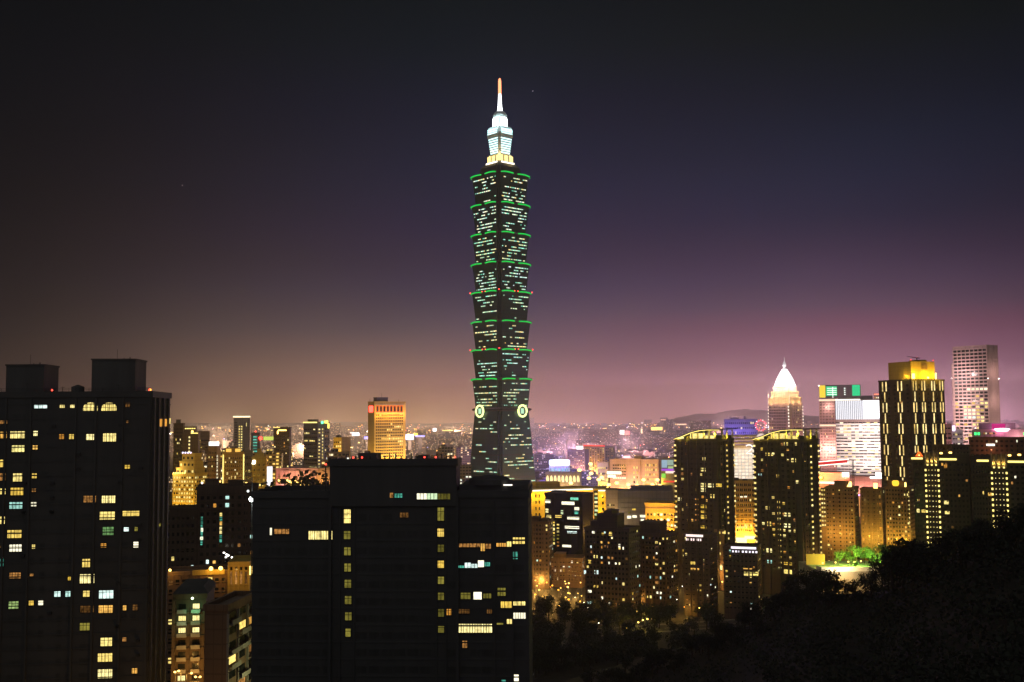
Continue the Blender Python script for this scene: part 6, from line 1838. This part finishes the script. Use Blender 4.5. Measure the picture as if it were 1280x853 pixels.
k = 0
while k < 150:
    px = rt.uniform(205, 1290)
    Y = rt.uniform(1500, 3600)
    if abs(px - 628) < 45 and Y < 1700: continue
    hgt = rt.choice((14, 18, 22, 26, 32, 40)) * rt.uniform(.8, 1.25)
    if 670 < px < 850 and Y < 2300: hgt *= .6
    if 790 < px < 850 and Y > 1500: hgt *= .55
    wd, dp = rt.uniform(22, 60), rt.uniform(16, 30)
    p = at(px, 530, Y)
    mb = MB().box(0, wd, 0, dp, 0, hgt)
    mb.box(wd * .2, wd * rt.uniform(.4, .6), dp * .2, dp * .8, hgt + .01, hgt + rt.uniform(2.5, 5))
    mb.box(wd * .7, wd * .85, dp * .3, dp * .6, hgt + .01, hgt + 2.2)
    o = mb.build('city_block', FARM[(0 if px < 640 else 1 if rt.random() < .6 else 2)])
    o.location = (p.x, Y, 0)
    o.rotation_euler = (0, 0, rt.uniform(-.35, .35))
    tag(o, 'small flat roofed block with dotted lit windows in the hazy middle distance of the city', 'building', 'hazy middle distance blocks')
    k += 1
far = MB()
for k in range(3600):
    Y = 3600 + 9000 * rt.random() ** 1.25
    X = rt.uniform(-.56, .56) * Y
    if 7100 < Y < 8600 and X > 300: continue
    h_, w_, d_ = rt.choice((12, 16, 20, 28, 38)) * rt.uniform(.7, 1.4), rt.uniform(25, 90), rt.uniform(20, 50)
    if rt.random() < .04: h_ *= 2.1
    far.box(X, X + w_, Y, Y + d_, 0, h_, 0 if X < 0 else rt.choice((1, 1, 2)))
tag(far.build('distant_city', FARM), kind='stuff', label='mass of hazy low buildings stretching to the horizon')
LCOL = [lamp_mat('far lamp orange', (1, .42, .08), 8), lamp_mat('far lamp yellow', (1, .66, .20), 8), lamp_mat('far lamp white', (1, .90, .85), 8), lamp_mat('far lamp pink', (1, .45, .42), 6),
        lamp_mat('far lamp blue', (.40, .42, 1), 7), lamp_mat('far lamp red', (1, .10, .08), 6)]
fl = MB()
for k in range(1300):
    Y = 1700 + 8500 * rt.random() ** 1.1
    X = rt.uniform(-.50, .52) * Y
    if 7000 < Y < 8800 and X > 500: continue
    z = rt.choice((8, 12, 16, 22, 30)) * rt.uniform(.8, 1.3)
    s = Y / 1350 * rt.uniform(.22, .52) * (1.7 if rt.random() < .05 else 1)
    wq = (8, 6, 1.5, 2, .7, .5) if X < 0 else (7, 4, 2, 4, 2, .8)
    fl.box(X - s * rt.uniform(.8, 1.8), X + s, Y - s, Y + s, z - s * .7, z + s * .7, rt.choices(range(6), wq)[0])
tag(fl.build('distant_lights', LCOL), kind='stuff', label='countless far lamps of the city glimmering in the haze')
# added strong lights standing in for far street lamps, to brighten the smog
for k in range(60):
    Y = 2600 + 9800 * ((k + rt.random()) / 60) ** 1.1
    X = rt.uniform(-.48, .50) * Y
    point('district_fill_light', (X, Y, 40), (1, .60, .36) if X < 0 else (1, .50, .50) if X < .3 * Y else (.95, .45, .62), (.4e6 if X < -.30 * Y else 1.5e6 if X < -.18 * Y else 3.2e6), 5)
fl = MB()
for k in range(700):
    Y = rt.uniform(6500, 12600)
    X = rt.uniform(-.42, .30) * Y
    if X > .16 * Y and Y > 12000: continue
    s = Y / 1350 * rt.uniform(.25, .5)
    z = rt.uniform(10, 40)
    fl.box(X - s * rt.uniform(.8, 2.2), X + s, Y - s, Y + s, z - s * .6, z + s * .6, rt.choices(range(4), (7, 5, 2, 3))[0])
tag(fl.build('horizon_lights', LCOL), kind='stuff', label='band of orange lamps strung along the horizon')
# nearer lit blocks of the left hand districts and of the quarter left of the skyscraper foot
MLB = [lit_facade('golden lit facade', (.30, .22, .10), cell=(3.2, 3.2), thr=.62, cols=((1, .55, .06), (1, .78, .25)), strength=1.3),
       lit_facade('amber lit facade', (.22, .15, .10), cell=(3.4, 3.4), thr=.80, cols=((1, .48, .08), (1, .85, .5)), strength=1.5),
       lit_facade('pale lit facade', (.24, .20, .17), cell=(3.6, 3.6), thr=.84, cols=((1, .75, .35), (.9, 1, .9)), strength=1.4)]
for k in range(46):
    px = rt.uniform(216, 456) if k < 30 else rt.uniform(506, 574)
    py = rt.uniform(562, 596) if k < 30 else rt.uniform(557, 596)
    Y = rt.uniform(900, 1800)
    p = at(px, py, Y)
    if p.z < 9: p.z = rt.uniform(10, 24)
    wd, dp, hgt = rt.uniform(14, 34), rt.uniform(12, 20), p.z
    mb = MB().box(0, wd, 0, dp, 0, hgt)
    mb.box(-.3, wd + .3, -.3, .1, hgt - .5, hgt + .9); mb.box(wd * .2, wd * .5, dp * .3, dp * .8, hgt + .01, hgt + rt.uniform(2.5, 4))
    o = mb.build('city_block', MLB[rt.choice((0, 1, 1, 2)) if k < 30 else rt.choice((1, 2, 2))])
    o.location = (p.x, Y, 0); o.rotation_euler = (0, 0, rt.uniform(-.2, .4))
    tag(o, 'mid sized block with golden dotted windows among the lit buildings left of the skyscraper', 'building', 'golden lit blocks of the left districts')
    if k % 2 == 0:
        point('street_lighting', (p.x + wd / 2, Y - 16, 8), AMB, 26000, .6)
# a few large far signs and buildings that stand out
for px0, px1, py0, py1, Y, c, s_, lb in (
        (541, 545.5, 535.5, 539.5, 5200, (1, .92, .95), 2.6, 'small brilliant white sign far off left of the skyscraper'),
        (507, 517, 543, 550, 3000, (.66, .70, 1), 2.4, 'pale blue lit hall sign right behind the floodlit hotel tower'),
        (517, 522, 541.5, 544.5, 3050, (1, .72, .12), 2.2, 'amber sign above the blue lit hall behind the hotel tower'),
        (519, 531, 544.5, 546.5, 2900, (.48, .42, 1), 1.8, 'long violet sign next to the blue lit hall'),
        (440, 449, 541, 545, 3600, (.95, .92, 1), 2.4, 'white lit hall left of the floodlit hotel tower'),
        (455, 461, 546, 549, 3300, (.35, .32, 1), 2.2, 'deep blue sign touching the hotel tower on its left'),
        (775, 780, 538, 543, 3400, (1, .9, .9), 2.6, 'white lit sign far off above the pink building'),
        (781, 787, 539, 544, 3500, (1, .15, .14), 1.8, 'red lit sign far off above the pink building'),
        (814, 828, 534, 538, 4600, (1, .66, .16), 2.2, 'golden lit roof far off left of the first balcony tower'),
        (801, 803, 536, 542, 4000, (1, .8, .5), 1.6, 'narrow upright cream light far off'),
        (826, 841, 524.5, 525.5, 7000, (1, .6, .38), 1.6, 'thin line of orange lights high on the far hillside'),
        (846, 858, 530, 531.5, 6200, (1, .6, .4), 1.8, 'orange string of lights below the dark mountain'),
        (690, 698, 542, 544, 4200, (1, .6, .6), 1.6, 'pink lit roof far off right of the skyscraper'),
        (553, 566, 537.5, 539, 4800, (1, .72, .22), 1.8, 'yellow dotted line of lights far off left of the skyscraper')):
    p0, p1 = at(px0, py1, Y), at(px1, py0, Y)
    t = tag(empty('lit_sign', (p0.x, Y, 0)), lb, 'sign')
    part_of(t, 'panel', lamp_mat('panel ' + lb, c, s_), lambda m: m.box(0, p1.x - p0.x, -.5, 1.5, p0.z, p1.z))
    part_of(t, 'support', MMET, lambda m: m.box((p1.x - p0.x) * .3, (p1.x - p0.x) * .7, 1.51, 4, 0, p1.z))
# violet lit block and neon wheel on the skyline
b = Bld('exhibition_hall', 'violet lit long hall on the skyline left of the domed tower', 'hall', 905, 946, 524, 2600, 'R', None, depth=40)
b.wall(MGRY, 5, extra=lambda m: [m.box(b.w * .2, b.w * .45, 2, 12, b.h, b.h + 5), m.box(b.w * .6, b.w * .66, 2, 8, b.h, b.h + 8)])
b.grid('F', 2, b.w - 2, 5, b.h - 3, 16, 8, .6, .4, .06, ('pale',))
for k in range(3):
    point('violet_floodlight', (b.w * (k + .3) / 3, -30, b.h * .6), (.22, .15, 1), 110000 * (1.2 - .35 * k), 2, b.o)
b.done()
p = at(951, 532, 2500)
fw = tag(empty('ferris_wheel', (p.x, 2500, 0)), 'ferris wheel glowing pinkish red on the skyline left of the domed tower', 'ferris wheel')
rr = 6.4 / 1350 * 2500
part_of(fw, 'rim', lamp_mat('wheel rim neon', (1, .16, .26), 1.5), lambda m: [m.tube([(r_ * math.cos(2 * math.pi * k / 32), 0, p.z + r_ * math.sin(2 * math.pi * k / 32)) for k in range(33)], .5, 5) for r_ in (rr, rr * .86)])
part_of(fw, 'spokes', lamp_mat('wheel spoke neon', (1, .2, .32), .5), lambda m: [m.tube([(0, 0, p.z), (rr * math.cos(a), 0, p.z + rr * math.sin(a))], .25, 4) for a in [2 * math.pi * k / 16 for k in range(16)]])
part_of(fw, 'hub', lamp_mat('wheel hub', (1, .6, .5), 2.5), lambda m: m.lathe(0, 0, [(1.2, p.z - 1.2), (1.2, p.z + 1.2)], 10))
for sg in (-1, 1):
    part_of(fw, 'support_leg', MMET, lambda m: m.tube([(0, sg * 1.5, p.z), (sg * 7, sg * 3, 0)], .5, 6))
for k in range(16):
    a = 2 * math.pi * k / 16
    part_of(fw, 'cabin', LRED if k % 3 else LWHT, lambda m: m.blob(((rr + 1.2) * math.cos(a), 0, p.z + (rr + 1.2) * math.sin(a)), .7))
# two stars
for px, py, lb, s_ in ((228, 232, 'tiny pale star alone in the dark sky at upper left', 9), (666, 114, 'tiny star just right of the red spire tip', 9)):
    p = at(px, py, 26000)
    o = MB().blob((0, 0, 0), s_, n=10).build('star', lamp_mat('star ' + lb, (1, .9, .85), 2.2))
    o.location = p
    tag(o, lb, 'star')
